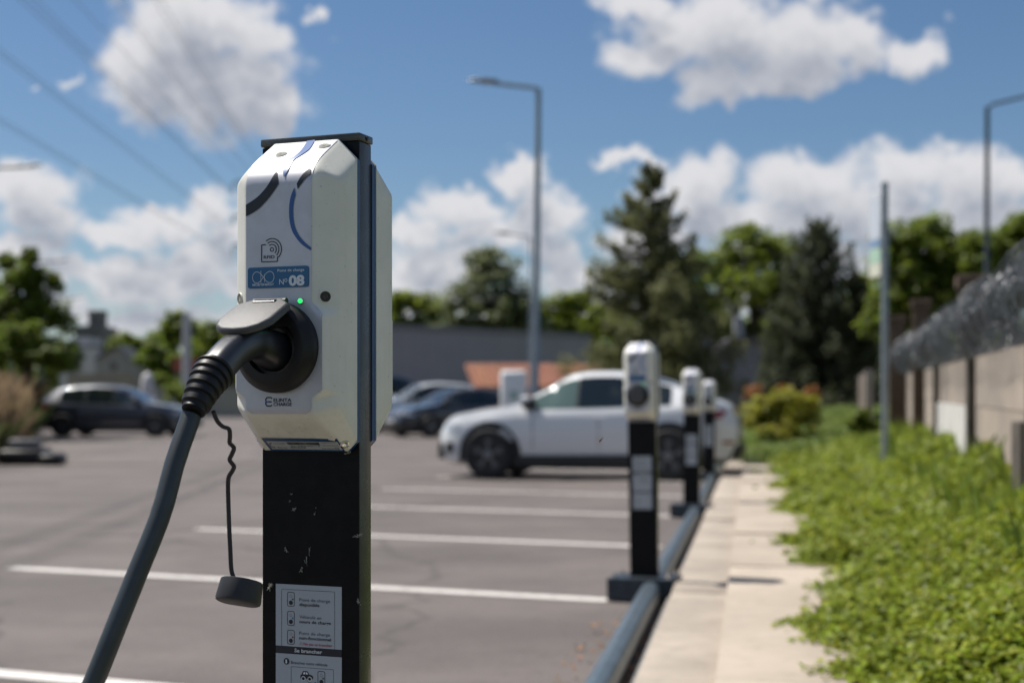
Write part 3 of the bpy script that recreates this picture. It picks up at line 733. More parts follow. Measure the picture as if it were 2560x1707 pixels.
ys = [-30, -5, 25, 30, 40, 50, 60, 120, 300, 1600]; xs = [-1600, -300, -60, -20, 0, 20, 60, 300, 1600]
V = [(x, y, gz(x, y)-.05) for y in ys for x in xs]; nx = len(xs)
MB().add(V, [(i*nx+j, i*nx+j+1, (i+1)*nx+j+1, (i+1)*nx+j) for i in range(len(ys)-1) for j in range(nx-1)]).build('ground', M_soil, None, kind='structure')
def kx(y): return .40+.168*(y-4.7)            # kerb line of the pavement
ys = list(np.linspace(-6, 25, 14))+list(np.linspace(28, 96, 22)); V = []; nx = 6
for y in ys:
    xr = kx(y)+.02 if y < 23.6 else (kx(23.6)+.02+(y-23.6)*2.2 if y < 27 else 14)
    for k in range(nx): V.append((-48+(xr+48)*k/(nx-1), y, gz(0, y)))
park = MB().add(V, [(i*nx+j, i*nx+j+1, (i+1)*nx+j+1, (i+1)*nx+j) for i in range(len(ys)-1) for j in range(nx-1)]).build('car_park', M_asph, None, kind='structure')
def line(x0, y0, x1, y1, w, m, name, dz=.004, n=1):
    a = Vector((x0, y0)); b = Vector((x1, y1)); t = (b-a).normalized(); nn = Vector((-t.y, t.x))*w/2
    V = []
    for k in range(n+1):
        p = a+(b-a)*k/n
        for q in (p+nn, p-nn): V.append((q.x, q.y, gz(q.x, q.y)+dz))
    MB().add(V, [(2*k, 2*k+1, 2*k+3, 2*k+2) for k in range(n)]).build(name, m, park)
for k in range(-1, 7):
    line(-3.13+.515*k, 8.89+2.81*k, .50+.575*k, 7.42+2.77*k, .125, M_paint, 'bay_line')
for px, y in ((85, 27.3), (75, 31.5), (95, 35.8), (110, 40.5), (120, 53.5)):
    x = (px-1280)/F*y; line(x, y, x+4.9, y+.55, .13, M_paint, 'bay_line', n=6)
line(-7.6, 9.35, -2.9, 11.2, .035, M_seam, 'asphalt_seam'); line(-2.9, 11.2, 1.0, 17.5, .03, M_seam, 'asphalt_seam')
line(-11, 22.5, -3, 23.6, .05, M_seam, 'asphalt_seam'); line(-3.2, 15.2, 1.5, 24, .03, M_seam, 'asphalt_seam')
# dust and dry leaves in the gutter
r_ = random.Random(5); b = MB()
for k in range(900):
    y = 3.8+16*r_.random()**1.6; x = kx(y)-.02-abs(r_.gauss(0, .07)); z = .006+r_.random()*.012; s = r_.uniform(.006, .02); a = r_.random()*6.3
    d = Vector((math.cos(a)*s, math.sin(a)*s, r_.uniform(-.006, .006))); e = Vector((-math.sin(a)*s*.5, math.cos(a)*s*.5, .003))
    p = Vector((x, y, z+.008)); b.add([p-d, p+e, p+d, p-e], [(0, 1, 2, 3)])
M_dry = mat('dry_leaf', (.20, .115, .06), .85, island=.7)
b.build('fallen_leaves', M_dry, None, kind='stuff')
b = MB()
for k in range(80):
    y = 4.2+2.6*r_.random(); x = kx(y)-.20-r_.random()*.16; s = r_.uniform(.006, .016); a = r_.random()*6.3
    d = Vector((math.cos(a)*s, math.sin(a)*s, .002)); e = Vector((-math.sin(a)*s*.5, math.cos(a)*s*.5, .003)); p = Vector((x, y, .008)); b.add([p-d, p+e, p+d, p-e], [(0, 1, 2, 3)])
b.build('fallen_leaves', mat('orange_leaf', (.34, .15, .045), .85, island=.5), None, kind='stuff')

pv = empty('pavement', (kx(4.7), 4.7, 0), kind='structure')
th = math.atan(.168); fx, fy = math.cos(th), -math.sin(th)
def slab(name, m, l0, l1, w0, w1, z1, z0=-.05, seed=0):
    """piece along the kerb direction from l0 to l1, across from w0 to w1"""
    rr_ = random.Random(seed); b = MB(); b.box(w0, w1, l0, l1, z0, z1, c=.004)
    o = b.build(name, m, pv, smooth=30); o.rotation_euler = (rr_.gauss(0, .0012), rr_.gauss(0, .003), -th); o.location = (0, 0, rr_.gauss(0, .0015)); return o
for k in range(-3, 17): slab('kerb_stone', M_kerb, k*1.15+.002, (k+1)*1.15-.002, 0, .268, .10, seed=k)
jts = [-3.4, -1.75, -.1, 1.55, 3.2, 5.1, 7.0, 8.6, 10.2, 11.9, 13.6, 15.3, 17.0]
for i, (a, c) in enumerate(zip(jts, jts[1:])): slab('paving_slab', M_conc, a+.0025, c-.0025, .271, 1.02, .142, seed=50+i)
# pipe rail and the thin conduit beside it
M_pipe = mat('pipe_paint', (.092, .118, .14), .36, metal=.2, var=.15, scale=14, coat=.15)
M_cond = mat('conduit_grey', (.17, .17, .165), .5, var=.1)
rail = empty('pipe_rail', (0, 0, 0), label='blue grey steel pipe rail low along the kerb under the charging posts', cat='rail')
cut = [-1, 1.97, 7.45, 12.9, 18.9, 21.6]
px_ = lambda y: np.interp(y, [-1, 1.97, 7.45, 12.9, 18.9, 22], [-.68, -.185, .735, 1.665, 2.66, 3.18])
for a, c in zip(cut, cut[1:]):
    MB().tube([(px_(a), a+.003, .058), (px_(c), c-.003, .058)], .054, 20).build('pipe_length', M_pipe, rail, smooth=60)
con = MB().tube([(px_(y)+.105, y, .021) for y in np.linspace(-1, 21, 12)], .02, 10).build('conduit', M_cond, None, smooth=60); setp(con, 'thin light grey conduit lying between the pipe rail and the kerb', 'conduit')

# ------------------------------------------------------------------ bank with ground cover
def wx(y): return .93+.2334*y                # wall line
def wtop(y): return 1.33+.0105*(y-7.35)
def bank(x, y):
    x0 = kx(y)+.95; x1 = wx(y) if True else 0
    s = np.clip((x-x0)/np.maximum(x1-x0, .2), 0, 1.2)
    return .10+.44*s**1.1+.05*np.sin(x*3.1+y*1.3)*s+.04*np.sin(y*2.2-x*1.7)*s
ys = np.concatenate([np.linspace(1, 12, 34), np.linspace(12.5, 34, 30)]); nx = 14; V = []
for y in ys:
    for k in range(nx):
        x0 = kx(y)+1.0 if y < 21.9 else kx(21.9)+1.0-(min(y, 23.4)-21.9)*1.0
        x = x0+(wx(y)+.9-x0)*k/(nx-1); V.append((x, y, float(bank(np.float64(x), y))-.03 if k else -.06))
MB().add(V, [(i*nx+j, i*nx+j+1, (i+1)*nx+j+1, (i+1)*nx+j) for i in range(len(ys)-1) for j in range(nx-1)]).build('planted_bank', mat('bank_soil', (.035, .045, .018), .95, var=.3), None, smooth=60, kind='structure')
def leaves(name, P, N, size, m, asp=.62, fold=.25, jit=.75):
    """one leaf per point: two triangles folded along the midrib"""
    n = len(P); N = N+rng.normal(0, jit*.5, (n, 3)); N /= np.linalg.norm(N, axis=1)[:, None]
    a = rng.normal(0, 1, (n, 3)); a -= N*(a*N).sum(1)[:, None]; a /= np.linalg.norm(a, axis=1)[:, None]; c = np.cross(N, a)
    s = (size*rng.uniform(.6, 1.35, n))[:, None]
    base = P-a*s*.5; tip = P+a*s*.5-N*s*.08; l = P+c*s*asp*.5+N*s*fold*.5-a*s*.05; r = P-c*s*asp*.5+N*s*fold*.5-a*s*.05
    co = np.stack([base, r, tip, l], 1).reshape(-1, 3); q = np.arange(n*4).reshape(-1, 4)
    t = np.concatenate([q[:, [0, 1, 2]], q[:, [0, 2, 3]]])
    return np_mesh(name, co, t, m)
M_gc = mat('ground_cover_leaf', (.225, .27, .024), .5, island=.9, trans=.42, spec=.28, col2=(.20, .25, .026), scale=1.8)
M_gc2 = mat('lawn_leaf', (.19, .26, .04), .55, island=.6, trans=.45)
N_ = 150000
u = rng.random(N_); ya, yb = 2.2, 23.5; pw_ = -.7
y = (ya**pw_+u*(yb**pw_-ya**pw_))**(1/pw_)
s = rng.random(N_)**.92
edge = kx(y)+.76+.10*np.sin(y*1.9+.6)+.07*np.sin(y*5.3)+.05*np.sin(y*11.7)+rng.normal(0, .05, N_)
edge += np.where(rng.random(N_) < .04, -rng.random(N_)*.16, 0)
x = edge+s*(wx(y)-.02-edge); cl = .5+.5*np.sin(x*7+np.sin(y*5)*2)*np.sin(y*6.1+x*2)
h = np.clip((x-edge)/.25, .12, 1)
z = np.maximum(bank(x, y), .10)+h*(rng.random(N_)**.7*.13+.07*cl)+.012
z = np.where(x < kx(y)+1.0, np.maximum(z, .152), z)
P = np.stack([x, y, z], 1); Nn = np.tile([-.12, -.15, 1.0], (N_, 1))
size = .036*np.clip(y/6.5, .85, 2.2)
me = leaves('ground_cover', P, Nn, size, M_gc, asp=.82, jit=.8); link('ground_cover', me, None, kind='stuff')
# sparse stems that stick up
N2 = 60000
y = 21.5+rng.random(N2)**1.2*14; x = kx(21.9)+1.0-(np.minimum(y, 24)-21.9)*1.0+rng.random(N2)*(wx(y)+3-kx(21.9)); z = .12+.40*np.clip((x-4)/4, 0, 1)+rng.random(N2)*.22+.02*(y-21)
link('lawn_growth', leaves('lawn_growth', np.stack([x, y, z], 1), np.tile([-.1, -.5, .8], (N2, 1)), np.full(N2, .09), M_gc2, asp=.3), None, kind='stuff')
N2 = 700; b = []
y = 5+rng.random(N2)**1.3*16; s = .55+.45*rng.random(N2); x0 = kx(y)+1.0; x = x0+s*(wx(y)-x0)-.03; z = bank(x, y)+.08
h = .10+.22*rng.random(N2)**2; dx = rng.normal(0, .05, N2); dy = rng.normal(0, .05, N2); w = .004*np.clip(y/6, 1, 3)
co = np.stack([np.stack([x-w, y, z], 1), np.stack([x+w, y, z], 1), np.stack([x+dx*.4+w*.8, y+dy*.4, z+h*.6], 1), np.stack([x+dx, y+dy, z+h], 1)], 1).reshape(-1, 3)
link('tall_grass', np_mesh('tall_grass', co, np.arange(N2*4).reshape(-1, 4), M_gc2), None, kind='stuff')

# ------------------------------------------------------------------ concrete wall, razor wire, old piers behind it
idx = [7.35-3.45*1, 6.75, 10.14, 13.9, 17.6, 21.3, 24.4]
wall = empty('concrete_wall', (wx(6.75), 6.75, 0), label='beige precast concrete panel wall with dark posts under a razor wire coil', cat='wall')
wd = Vector((.2334, 1, 0)).normalized(); wn = Vector((wd.y, -wd.x, 0))
def wpart(name, m, y0, y1, off0, off1, zf, c=.0):
    b = MB(); V = []
    for yy in (y0, y1):
        p = Vector((wx(yy), yy, 0))
        for o_ in (off0, off1):
            for zz_ in zf(yy): q = p+wn*o_; V.append((q.x-wx(6.75), q.y-6.75, zz_))
    b.add(V, [(0,1,3,2),(4,6,7,5),(0,2,6,4),(1,5,7,3),(0,4,5,1),(2,3,7,6)]); return b.build(name, m, wall)
M_whitep = mat('white_panel', (.62, .60, .57), .6, var=.12, scale=3)
for i, (a, c) in enumerate(zip(idx, idx[1:])):
    for k in range(3):
        m = M_whitep if (i == 2 and k == 1) else M_wallc
        if i == 2 and k == 1:
            wpart('panel', m, a+.2, c-.2, -.03, .04, lambda yy: (wtop(yy)-.75, wtop(yy)-.352)).__setitem__('label', 'white painted panel')
        else: wpart('panel', m, a+.07, c-.07, 0, .05, lambda yy, k=k: (wtop(yy)-.35*(k+1)+.006-(.5 if k == 2 else 0), wtop(yy)-.35*k-.0))
for a in idx: wpart('post', M_pile, a-.085, a+.085, -.055, .09, lambda yy: (-.05, wtop(yy)+.02))
cy = 24.4
rw = empty('return_wall', (7.38, 30.0, 0), -math.atan2(1.0, .2)+math.pi*0, label='short beige concrete wall end facing the pavement beyond the signpost', cat='wall')
RL = Vector((7.38-6.20, 30.0-24.6)).length; rw.rotation_euler = (0, 0, math.atan2(24.6-30.0, 6.20-7.38))
for j in range(2):
    for k in range(3): MB().box(j*RL/2+.06, (j+1)*RL/2-.06, -.05, .0, 1.62-.45*(k+1)+.005-(.5 if k == 2 else 0), 1.62-.45*k).build('panel', M_wallc, rw)
for j in range(3): MB().box(j*RL/2-.07, j*RL/2+.07, -.09, .05, -.05, 1.64).build('post', M_wallc, rw)
pp = MB().box(-.08, .08, -.07, .07, 0, .74, c=.008).build('bollard', M_pile, None); pp.location = (at(2580, 1150, 7.0).x, 7.0, .32-.12); setp(pp, 'dark grey stub post half sunk in the leaves against the wall', 'post')
M_razor = mat('galvanised_wire', (.17, .175, .185), .42, metal=.6)
rz = empty('razor_wire', (wx(7), 7, 0), label='tangled coil of galvanised razor wire lying along the top of the wall', cat='razor wire')
V = []; Fq = []
def coil(name, y0, y1, ph, rad, pitch, seed, hand=1):
    rr_ = np.random.default_rng(seed); L = (y1-y0); n = int(L/pitch*26); t = np.linspace(0, 1, n); y = y0+t*L
    an = hand*2*math.pi*(y-y0)/pitch+ph; ra = rad*(1+.10*np.sin(y*2.3+seed)+.06*np.sin(y*7.1)); ra = ra*(1+.25*np.clip((y-15)/9, 0, 1))
    cz_ = np.array([wtop(v) for v in y])+ra*.98+.01; px_w = np.array([wx(v) for v in y])
    c = np.stack([px_w+np.cos(an)*ra, y+np.sin(an*.5)*.03, cz_+np.sin(an)*ra], 1)-np.array([wx(7), 7, 0])
    b = MB(); b.tube([tuple(p) for p in c], .0024, 4, cap=False)
    for i in range(0, n, 2):                       # barbed blades
        a = rr_.normal(0, 1, 3); a /= np.linalg.norm(a); e = np.cross(a, rr_.normal(0, 1, 3)); e /= np.linalg.norm(e); s_ = .015
        b.add([c[i]-a*s_, c[i]+e*s_*.45, c[i]+a*s_, c[i]-e*s_*.45], [(0, 1, 2, 3)])
    return b.build(name, M_razor, rz)
for k, (rad_, pt, hd) in enumerate(((.205, .12, 1), (.20, .14, -1), (.18, .21, 1))): coil('coil', 4.5, 24.3, k*1.3, rad_, pt, k, hd)
M_pier = mat('brown_pier', (.10, .065, .045), .85, var=.3, scale=5)
for i, (px, py, Y, w) in enumerate(((2430, 690, 12.0, .21), (2303, 750, 16.5, .19), (2243, 790, 21.0, .22))):
    p = at(px, py, Y); e = empty('brick_pier', (p.x, Y, 0), -.23, label=['brown pier rising above the wire beside the lamp post, largest of three', 'brown pier showing above the wire, middle one of three', 'brown pier next to the signpost above the wire, smallest of three'][i], cat='pier', group='brown piers behind the wall')
    MB().box(-w/2, w/2, -w/2, w/2, -.05, p.z-.10).build('shaft', M_pier, e); MB().box(-w*.62, w*.62, -w*.62, w*.62, p.z-.10, p.z, c=.01).build('capstone', M_pier, e)

# ------------------------------------------------------------------ signpost and street lamps
M_galv = mat('galvanised_pole', (.27, .30, .32), .45, metal=.5, var=.1, scale=6)
M_dpole = mat('dark_pole', (.035, .045, .05), .45, metal=.3, var=.1)
p = at(2212, 1200, 13.3); sp_ = empty('signpost', (p.x, 13.3, .2), label='slim grey signpost with two small plates seen edge-on rising from the leaves', cat='signpost')
MB().tube([(0, 0, -.25), (0, 0, at(0, 463, 13.3).z-.2)], .032, 14).build('pole', M_galv, sp_, smooth=60); MB().lathe([(.036, 0), (.036, .02), (.02, .03), (.001, .032)], Matrix.Translation((0, 0, at(0, 463, 13.3).z-.2)), 14).build('pole_cap', M_galv, sp_)
M_sg1 = mat('sign_pale', (.58, .62, .68), .4); M_sg2 = mat('sign_green', (.42, .60, .47), .4); M_sg3 = mat('sign_cream', (.66, .66, .54), .4); M_sg4 = mat('sign_blue', (.22, .34, .52), .4)
def plate(name, m, py0, py1, wl, wr, parent=sp_, off=0):
    z0 = at(0, py1, 13.3).z-.2; z1_ = at(0, py0, 13.3).z-.2
    b = MB(); b.box(-wl, -wr, -.010-off, -.004+off*0, z0, z1_, c=.0015); o = b.build(name, m, parent); return o
a_s = R(-77)
for nm, m, y0, y1 in (('sign_plate', M_sg1, 487, 596), ('sign_plate', M_sg4, 598, 614), ('sign_plate', M_sg2, 619, 655), ('sign_plate', M_sg3, 656, 690)):
    z0 = at(0, y1, 13.3).z-.2; z1_ = at(0, y0, 13.3).z-.2
    b = MB(); b.box(-.23, -.01, -.04, -.034, z0, z1_, c=.0015); o = b.build(nm, m, sp_); o.rotation_euler = (0, 0, a_s+R(40)*0)
for zz_ in (560, 640): MB().lathe([(.038, 0), (.038, .03)], Matrix.Translation((0, 0, at(0, zz_, 13.3).z-.2)), 14).build('bracket', M_galv, sp_)
M_lamph = mat('lamp_head_grey', (.12, .125, .14), .45, metal=.2); M_lens = mat('lamp_lens', (.5, .5, .48), .25)
def lamp(px, pyt, Y, armdx, armdz, label, mpole, r=.085, headl=.75, lean=0.0):
    p = at(px, pyt, Y); z0 = gz(0, Y); e = empty('street_lamp', (p.x, Y, z0), label=label, cat='street lamp', group='street lamps around the car park'); H = p.z-z0
    MB().tube([(0, 0, -.1), (0, 0, 1.0), (lean*.2, 0, 1.02), (lean, 0, H)], [r*1.25, r*1.25, r, r*.72], 14).build('pole', mpole, e, smooth=50)
    MB().box(-.2, .2, -.2, .2, -.1, .03, c=.01).build('base_plate', mpole, e)
    sg = math.copysign(1, armdx); xe = lean+armdx; 
    MB().tube([(lean, 0, H-.04), (lean+armdx*.06, 0, H+armdz*.10), (xe-sg*headl*.6, 0, H+armdz*.7), (xe-sg*headl*.5, 0, H+armdz*.8)], r*.5, 10).build('arm', mpole, e, smooth=60)
    b = MB(); hx = xe-sg*headl*.55; sec = [(0, .05, .06), (.12, .10, .085), (.45, .16, .10), (.8, .13, .07), (1, .03, .03)]; V = []
    for t, wv, hv in sec:
        for k in range(12):
            q = 2*math.pi*k/12; V.append((hx+sg*headl*t*.9-sg*.1, wv*math.cos(q), H+armdz*(.8+.2*t)+hv*.6*max(-.35, math.sin(q))+.02))
    b.add(V, [(i*12+k, i*12+(k+1) % 12, (i+1)*12+(k+1) % 12, (i+1)*12+k) for i in range(4) for k in range(12)]+[tuple(range(12)), tuple(48+k for k in range(12))])
    hd = b.build('lamp_head', M_lamph, e, smooth=50)
    MB().box(hx+sg*headl*.2-.12, hx+sg*headl*.2+.12, -.08, .08, H+armdz*.85-.03, H+armdz*.85-.012).build('lens', M_lens, hd)
    return e
lamp(1336, 222, 31, -1.38, .16, 'tall grey street lamp with its arm to the left behind the white SUV', M_galv, lean=.09)
lamp(1326, 592, 57, -1.35, .15, 'distant street lamp half hidden by the pole of the tall one', M_galv, r=.055)
lamp(2465, 268, 33, 2.1, .62, 'dark street lamp beyond the razor wire with its arm to the right', M_dpole, lean=.03, r=.072)
lamp(-118, 424, 42, 2.48, .1, 'street lamp whose arm enters at the left edge above the big tree', M_dpole)
lamp(28, 655, 69, 2.6, .05, 'street lamp arm passing the top of the big left tree', M_dpole)
lamp(105, 747, 93, 2.5, .05, 'farthest street lamp arm, poking out low from the big left tree', M_dpole)
# ------------------------------------------------------------------ trees and shrubs
M_bark = mat('bark', (.075, .055, .04), .9, var=.35, scale=9, bump=.8, bscale=30)
LM = {'fresh': mat('leaf_fresh', (.20, .25, .030), .5, island=.7, trans=.62), 'mid': mat('leaf_mid', (.19, .245, .032), .5, island=.7, trans=.62),
      'dark': mat('leaf_dark', (.17, .225, .030), .5, island=.8, trans=.62), 'needle': mat('needle_green', (.19, .20, .085), .6, island=.7, trans=.5),
      'needle_dark': mat('needle_dark', (.085, .10, .048), .6, island=.6, trans=.4), 'grey': mat('leaf_grey', (.17, .20, .085), .5, island=.7, trans=.5),
      'gold': mat('leaf_gold', (.34, .33, .035), .5, island=.8, trans=.5), 'rust': mat('leaf_rust', (.34, .15, .035), .5, island=.8, trans=.4),
      'tan': mat('grass_tan', (.30, .22, .13), .8, island=.6, trans=.4), 'reed': mat('grass_green', (.15, .18, .06), .7, island=.7, trans=.4)}
def crown_points(blobs, n, seed, gap=.55):
    """leaf points near the skins of many small clumps set around the blobs"""
    r_ = np.random.default_rng(seed); B = np.array(blobs, float); vol = B[:, 3]*B[:, 4]; P = []; N = []
    for b, v in zip(B, vol/vol.sum()):
        nc = max(8, int(62*gap*2)); d = r_.normal(0, 1, (nc, 3)); d /= np.linalg.norm(d, axis=1)[:, None]; d[:, 2] = np.where(d[:, 2] < -.5, -d[:, 2], d[:, 2])
        rr_ = r_.uniform(.35, 1.08, nc)[:, None]; cc = b[:3]+d*rr_*np.array([b[3], b[3], b[4]])*.85
        cr = r_.uniform(.12, .33, nc)*min(b[3], b[4]); m = max(4, int(.8*n*v/nc))
        for c, q in zip(cc, cr):
            e = r_.normal(0, 1, (m, 3)); e /= np.linalg.norm(e, axis=1)[:, None]
            P.append(c+e*q*(r_.uniform(.55, 1.12, m)[:, None])*np.array([1.15, 1.15, .8])); N.append(e*.45+np.array([-.15, -.1, .9]))
    return np.concatenate(P), np.concatenate(N)
def rel(blobs, Y):
    """(px, py, rx px, ry px, depth shift) -> blobs relative to the foot, foot"""
    ps = [at(b[0], b[1], Y+b[4]) for b in blobs]; fx_ = sum(p.x for p in ps)/len(ps); foot = Vector((fx_, Y, gz(0, Y)-.05))
    return [(p.x-fx_, p.y-Y, p.z-foot.z, b[2]/F*(Y+b[4]), b[3]/F*(Y+b[4])) for p, b in zip(ps, blobs)], foot
def tree(name, label, cat, blobs, Y, n, size, m, seed, group=None, fx=None, trunk=True, asp=.7):
    bl, foot = rel(blobs, Y)
    if fx is not None:
        nx_ = (fx-1280)/F*Y; bl = [(b[0]+foot.x-nx_, *b[1:]) for b in bl]; foot.x = nx_
    e = empty(name, foot, label=label, cat=cat, group=group)
    P, N = crown_points(bl, n, seed); P[:, 2] = np.maximum(P[:, 2], .1)
    link('crown', leaves('crown', P, N, np.full(len(P), size), m, asp=asp, jit=.9), e)
    b = MB(); top = max(b_[2] for b_ in bl); big = max(b_[3] for b_ in bl); r0 = .035*top+.04
    b.tube([(0, 0, 0), (0, 0, top*.25), (0.02*top, 0, top*.6), (0, 0, top*.95)], [r0, r0*.8, r0*.5, r0*.12], 10)
    r_ = random.Random(seed)
    for q in bl:
        st_ = Vector((0, 0, max(.3, min(q[2]*.6, top*.5)))); en = Vector(q[:3]); b.tube([st_, (st_+en)/2+Vector((0, 0, -.05*top)), en], [r0*.45, r0*.3, r0*.08], 7)
        for k in range(3):
            d = Vector((r_.gauss(0, 1), r_.gauss(0, 1), r_.uniform(-.1, 1))).normalized(); b.tube([en*.8+st_*.2, en+Vector((d.x*q[3], d.y*q[3], d.z*q[4]))*.7], [r0*.2, r0*.04], 5)
    b.build('trunk', M_bark, e, smooth=60); return e
def conifer(label, px, pyt, Y, base_r, n, size, m, seed, low=.08, pw=.9, lift=.15, group='conifers behind the car park', gap=0.0):
    r_ = np.random.default_rng(seed); foot = Vector(((px-1280)/F*Y, Y, gz(0, Y)-.05)); H = at(px, pyt, Y).z-foot.z
    e = empty('conifer', foot, label=label, cat='conifer tree', group=group); P = []; N = []; b = MB()
    b.tube([(0, 0, 0), (.02*H, 0, H*.5), (0, 0, H*.99)], [H*.018+.05, H*.011, .012], 9)
    nl = 30
    for i in range(nl):
        f = low+(1-low)*(i/(nl-1))**.92; z = H*f; Rr = base_r*((1-f)**pw)+.10; nb = int(9-4*f)
        for k in range(nb):
            a = r_.uniform(0, 6.283); L = Rr*r_.uniform(.5, 1.12)
            if r_.random() < gap*f: continue
            d = np.array([math.cos(a), math.sin(a), 0]); s_ = np.array([-d[1], d[0], 0]); m_ = max(8, int(n*(L+.25)/(nl*6.5*base_r*.55)))
            t = r_.random(m_)**.75; sag = -.35*t*L*(1-f)+lift*t*t*L*2.2*(.4+f)
            P.append(np.array([0, 0, z])+d*(t*L)[:, None]+s_*(r_.normal(0, .16, m_)*(L*.55+.15)*(1.1-t*.5))[:, None]+np.array([0, 0, 1])*(sag+r_.normal(0, .05+.05*L, m_))[:, None]); N.append(np.tile([d[0]*.3, d[1]*.3, .8], (m_, 1)))
            b.tube([(0, 0, z), (d[0]*L*.5, d[1]*L*.5, z+(-.35*.5*(1-f)+lift*.55*(.4+f))*L), (d[0]*L*.9, d[1]*L*.9, z+(-.35*.9*(1-f)+lift*1.8*(.4+f))*L)], [.012*L+.012, .008*L+.008, .004], 5)
    P = np.concatenate(P); N = np.concatenate(N)
    link('crown', leaves('crown', P, N, np.full(len(P), size), m, asp=.34, jit=1.5), e); b.build('trunk', M_bark, e, smooth=60); return e

conifer('tall grey green conifer with a thin gappy top, tallest tree behind the white SUV', 1622, 415, 52, 4.0, 44000, .23, LM['needle'], 11, low=.08, pw=.72, lift=.16, gap=.30)
conifer('broad dark conifer with a blunt top left of the signpost', 2045, 560, 44, 2.25, 27000, .17, LM['needle_dark'], 12, low=.03, pw=.48, lift=.22, gap=.15)
conifer('low dark conifer pressed against the broad one, just left of the wall end', 2140, 690, 43, 1.0, 9000, .15, LM['needle_dark'], 13, low=.03, pw=.5, lift=.22)
conifer('bushy dark evergreen leaning out left of the tall gappy conifer', 1690, 700, 57, 2.0, 14000, .2, LM['needle'], 14, low=.02, pw=.5, lift=.12)
G1 = 'broadleaf trees behind the car park'
tree('broadleaf_tree', 'rounded grey green tree behind the warehouse roof, beside the tall lamp pole', 'tree', [(1225, 700, 95, 85, 0), (1160, 760, 70, 60, -1), (1290, 770, 80, 70, 1), (1240, 790, 130, 60, -1), (1180, 830, 140, 50, 0), (1320, 830, 90, 50, 0), (1210, 655, 50, 45, 0)], 112, 11000, .42, LM['grey'], 21, G1)
tree('broadleaf_tree', 'low bright green tree over the warehouse roof next to the wallbox', 'tree', [(1010, 765, 60, 45, 0), (1070, 775, 60, 50, 0), (960, 780, 60, 45, 2), (1110, 790, 60, 45, -1), (1020, 830, 110, 50, 0), (930, 830, 90, 50, 0)], 116, 8000, .42, LM['fresh'], 22, G1)
tree('broadleaf_tree', 'low bright green tree between the tall lamp pole and the tall conifer', 'tree', [(1390, 780, 60, 50, 0), (1450, 770, 60, 55, 1), (1340, 795, 50, 40, 0), (1410, 835, 110, 55, 0), (1500, 820, 80, 60, 0)], 118, 8000, .42, LM['fresh'], 23, G1)
tree('broadleaf_tree', 'large yellow green tree between the two tallest conifers', 'tree', [(1870, 640, 95, 80, 0), (1940, 660, 80, 75, 0), (1800, 700, 90, 80, 0), (1880, 740, 130, 90, -1), (1960, 760, 90, 100, 0), (1770, 790, 90, 90, 0), (1870, 850, 140, 70, 1), (1980, 870, 90, 80, 1), (1865, 590, 50, 40, 0)], 74, 17000, .28, LM['fresh'], 24, G1)
tree('broadleaf_tree', 'mid green tree filling the gap just right of the tall conifer', 'tree', [(1730, 680, 60, 60, 0), (1700, 760, 80, 80, 0), (1760, 830, 90, 90, 0)], 70, 9000, .27, LM['mid'], 25, G1)
tree('broadleaf_tree', 'yellow green tree in the gap between broad dark conifer and signpost', 'tree', [(2150, 740, 55, 60, 0), (2190, 810, 60, 90, 0), (2120, 830, 60, 90, 0)], 60, 6000, .25, LM['fresh'], 26, G1)
tree('broadleaf_tree', 'big dense green tree right of the signpost behind the wire', 'tree', [(2300, 610, 95, 80, 0), (2250, 680, 85, 80, 0), (2360, 660, 90, 90, 0), (2300, 760, 130, 100, 0), (2220, 800, 80, 100, 0), (2200, 590, 32, 40, 0), (2395, 780, 100, 110, 0)], 41, 24000, .17, LM['mid'], 27, G1)
tree('broadleaf_tree', 'dense green tree behind the dark lamp post at the right edge', 'tree', [(2450, 640, 75, 75, 0), (2540, 640, 90, 80, 0), (2480, 720, 110, 90, 0), (2600, 720, 100, 110, 0), (2560, 570, 50, 40, 0)], 40, 20000, .17, LM['mid'], 28, G1)
tree('broadleaf_tree', 'big dark green tree at the left edge beside the distant tower', 'tree', [(60, 720, 75, 70, 0), (20, 790, 90, 80, 0), (110, 800, 70, 70, 0), (70, 880, 120, 80, -1), (150, 900, 55, 60, 0), (-60, 800, 110, 120, 1), (75, 650, 26, 36, 0), (20, 660, 30, 36, 0), (135, 720, 26, 40, 0)], 40, 30000, .15, LM['dark'], 29, G1)
G2 = 'far trees beyond the left end of the car park'
for i, (bl, lab, m, Y) in enumerate((([(440, 815, 45, 40, 0), (470, 850, 60, 50, 0), (410, 860, 50, 45, 0)], 'far rounded tree, tallest of the group left of the plug', 'mid', 120), ([(540, 840, 55, 45, 0), (590, 860, 70, 60, 0), (520, 890, 60, 50, 0), (640, 850, 60, 60, 0)], 'far tree half hidden by the wallbox lid', 'mid', 118), ([(320, 870, 50, 40, 0), (290, 900, 40, 40, 0), (350, 900, 50, 50, 0)], 'far low tree right behind the grey gabled house', 'fresh', 128), ([(385, 900, 45, 45, 0), (430, 920, 50, 40, 0)], 'far dark green tree in front of the rounded one', 'dark', 112))):
    tree('broadleaf_tree', lab, 'tree', bl, Y, 7000, .45, LM[m], 40+i, G2)
tree('shrub', 'rounded shrub with gold and rusty young leaves beyond the pavement end', 'shrub', [(1950, 1020, 75, 58, 0), (1895, 1050, 55, 55, 0), (2005, 1040, 55, 58, 0), (1955, 1080, 90, 40, -.2)], 24.4, 9000, .075, LM['gold'], 51)
tree('shrub', 'upright rusty shrub growing through the golden one', 'shrub', [(1885, 985, 26, 28, 0), (2025, 990, 26, 28, 0), (1960, 980, 26, 20, 0)], 24.9, 1100, .07, LM['rust'], 52)
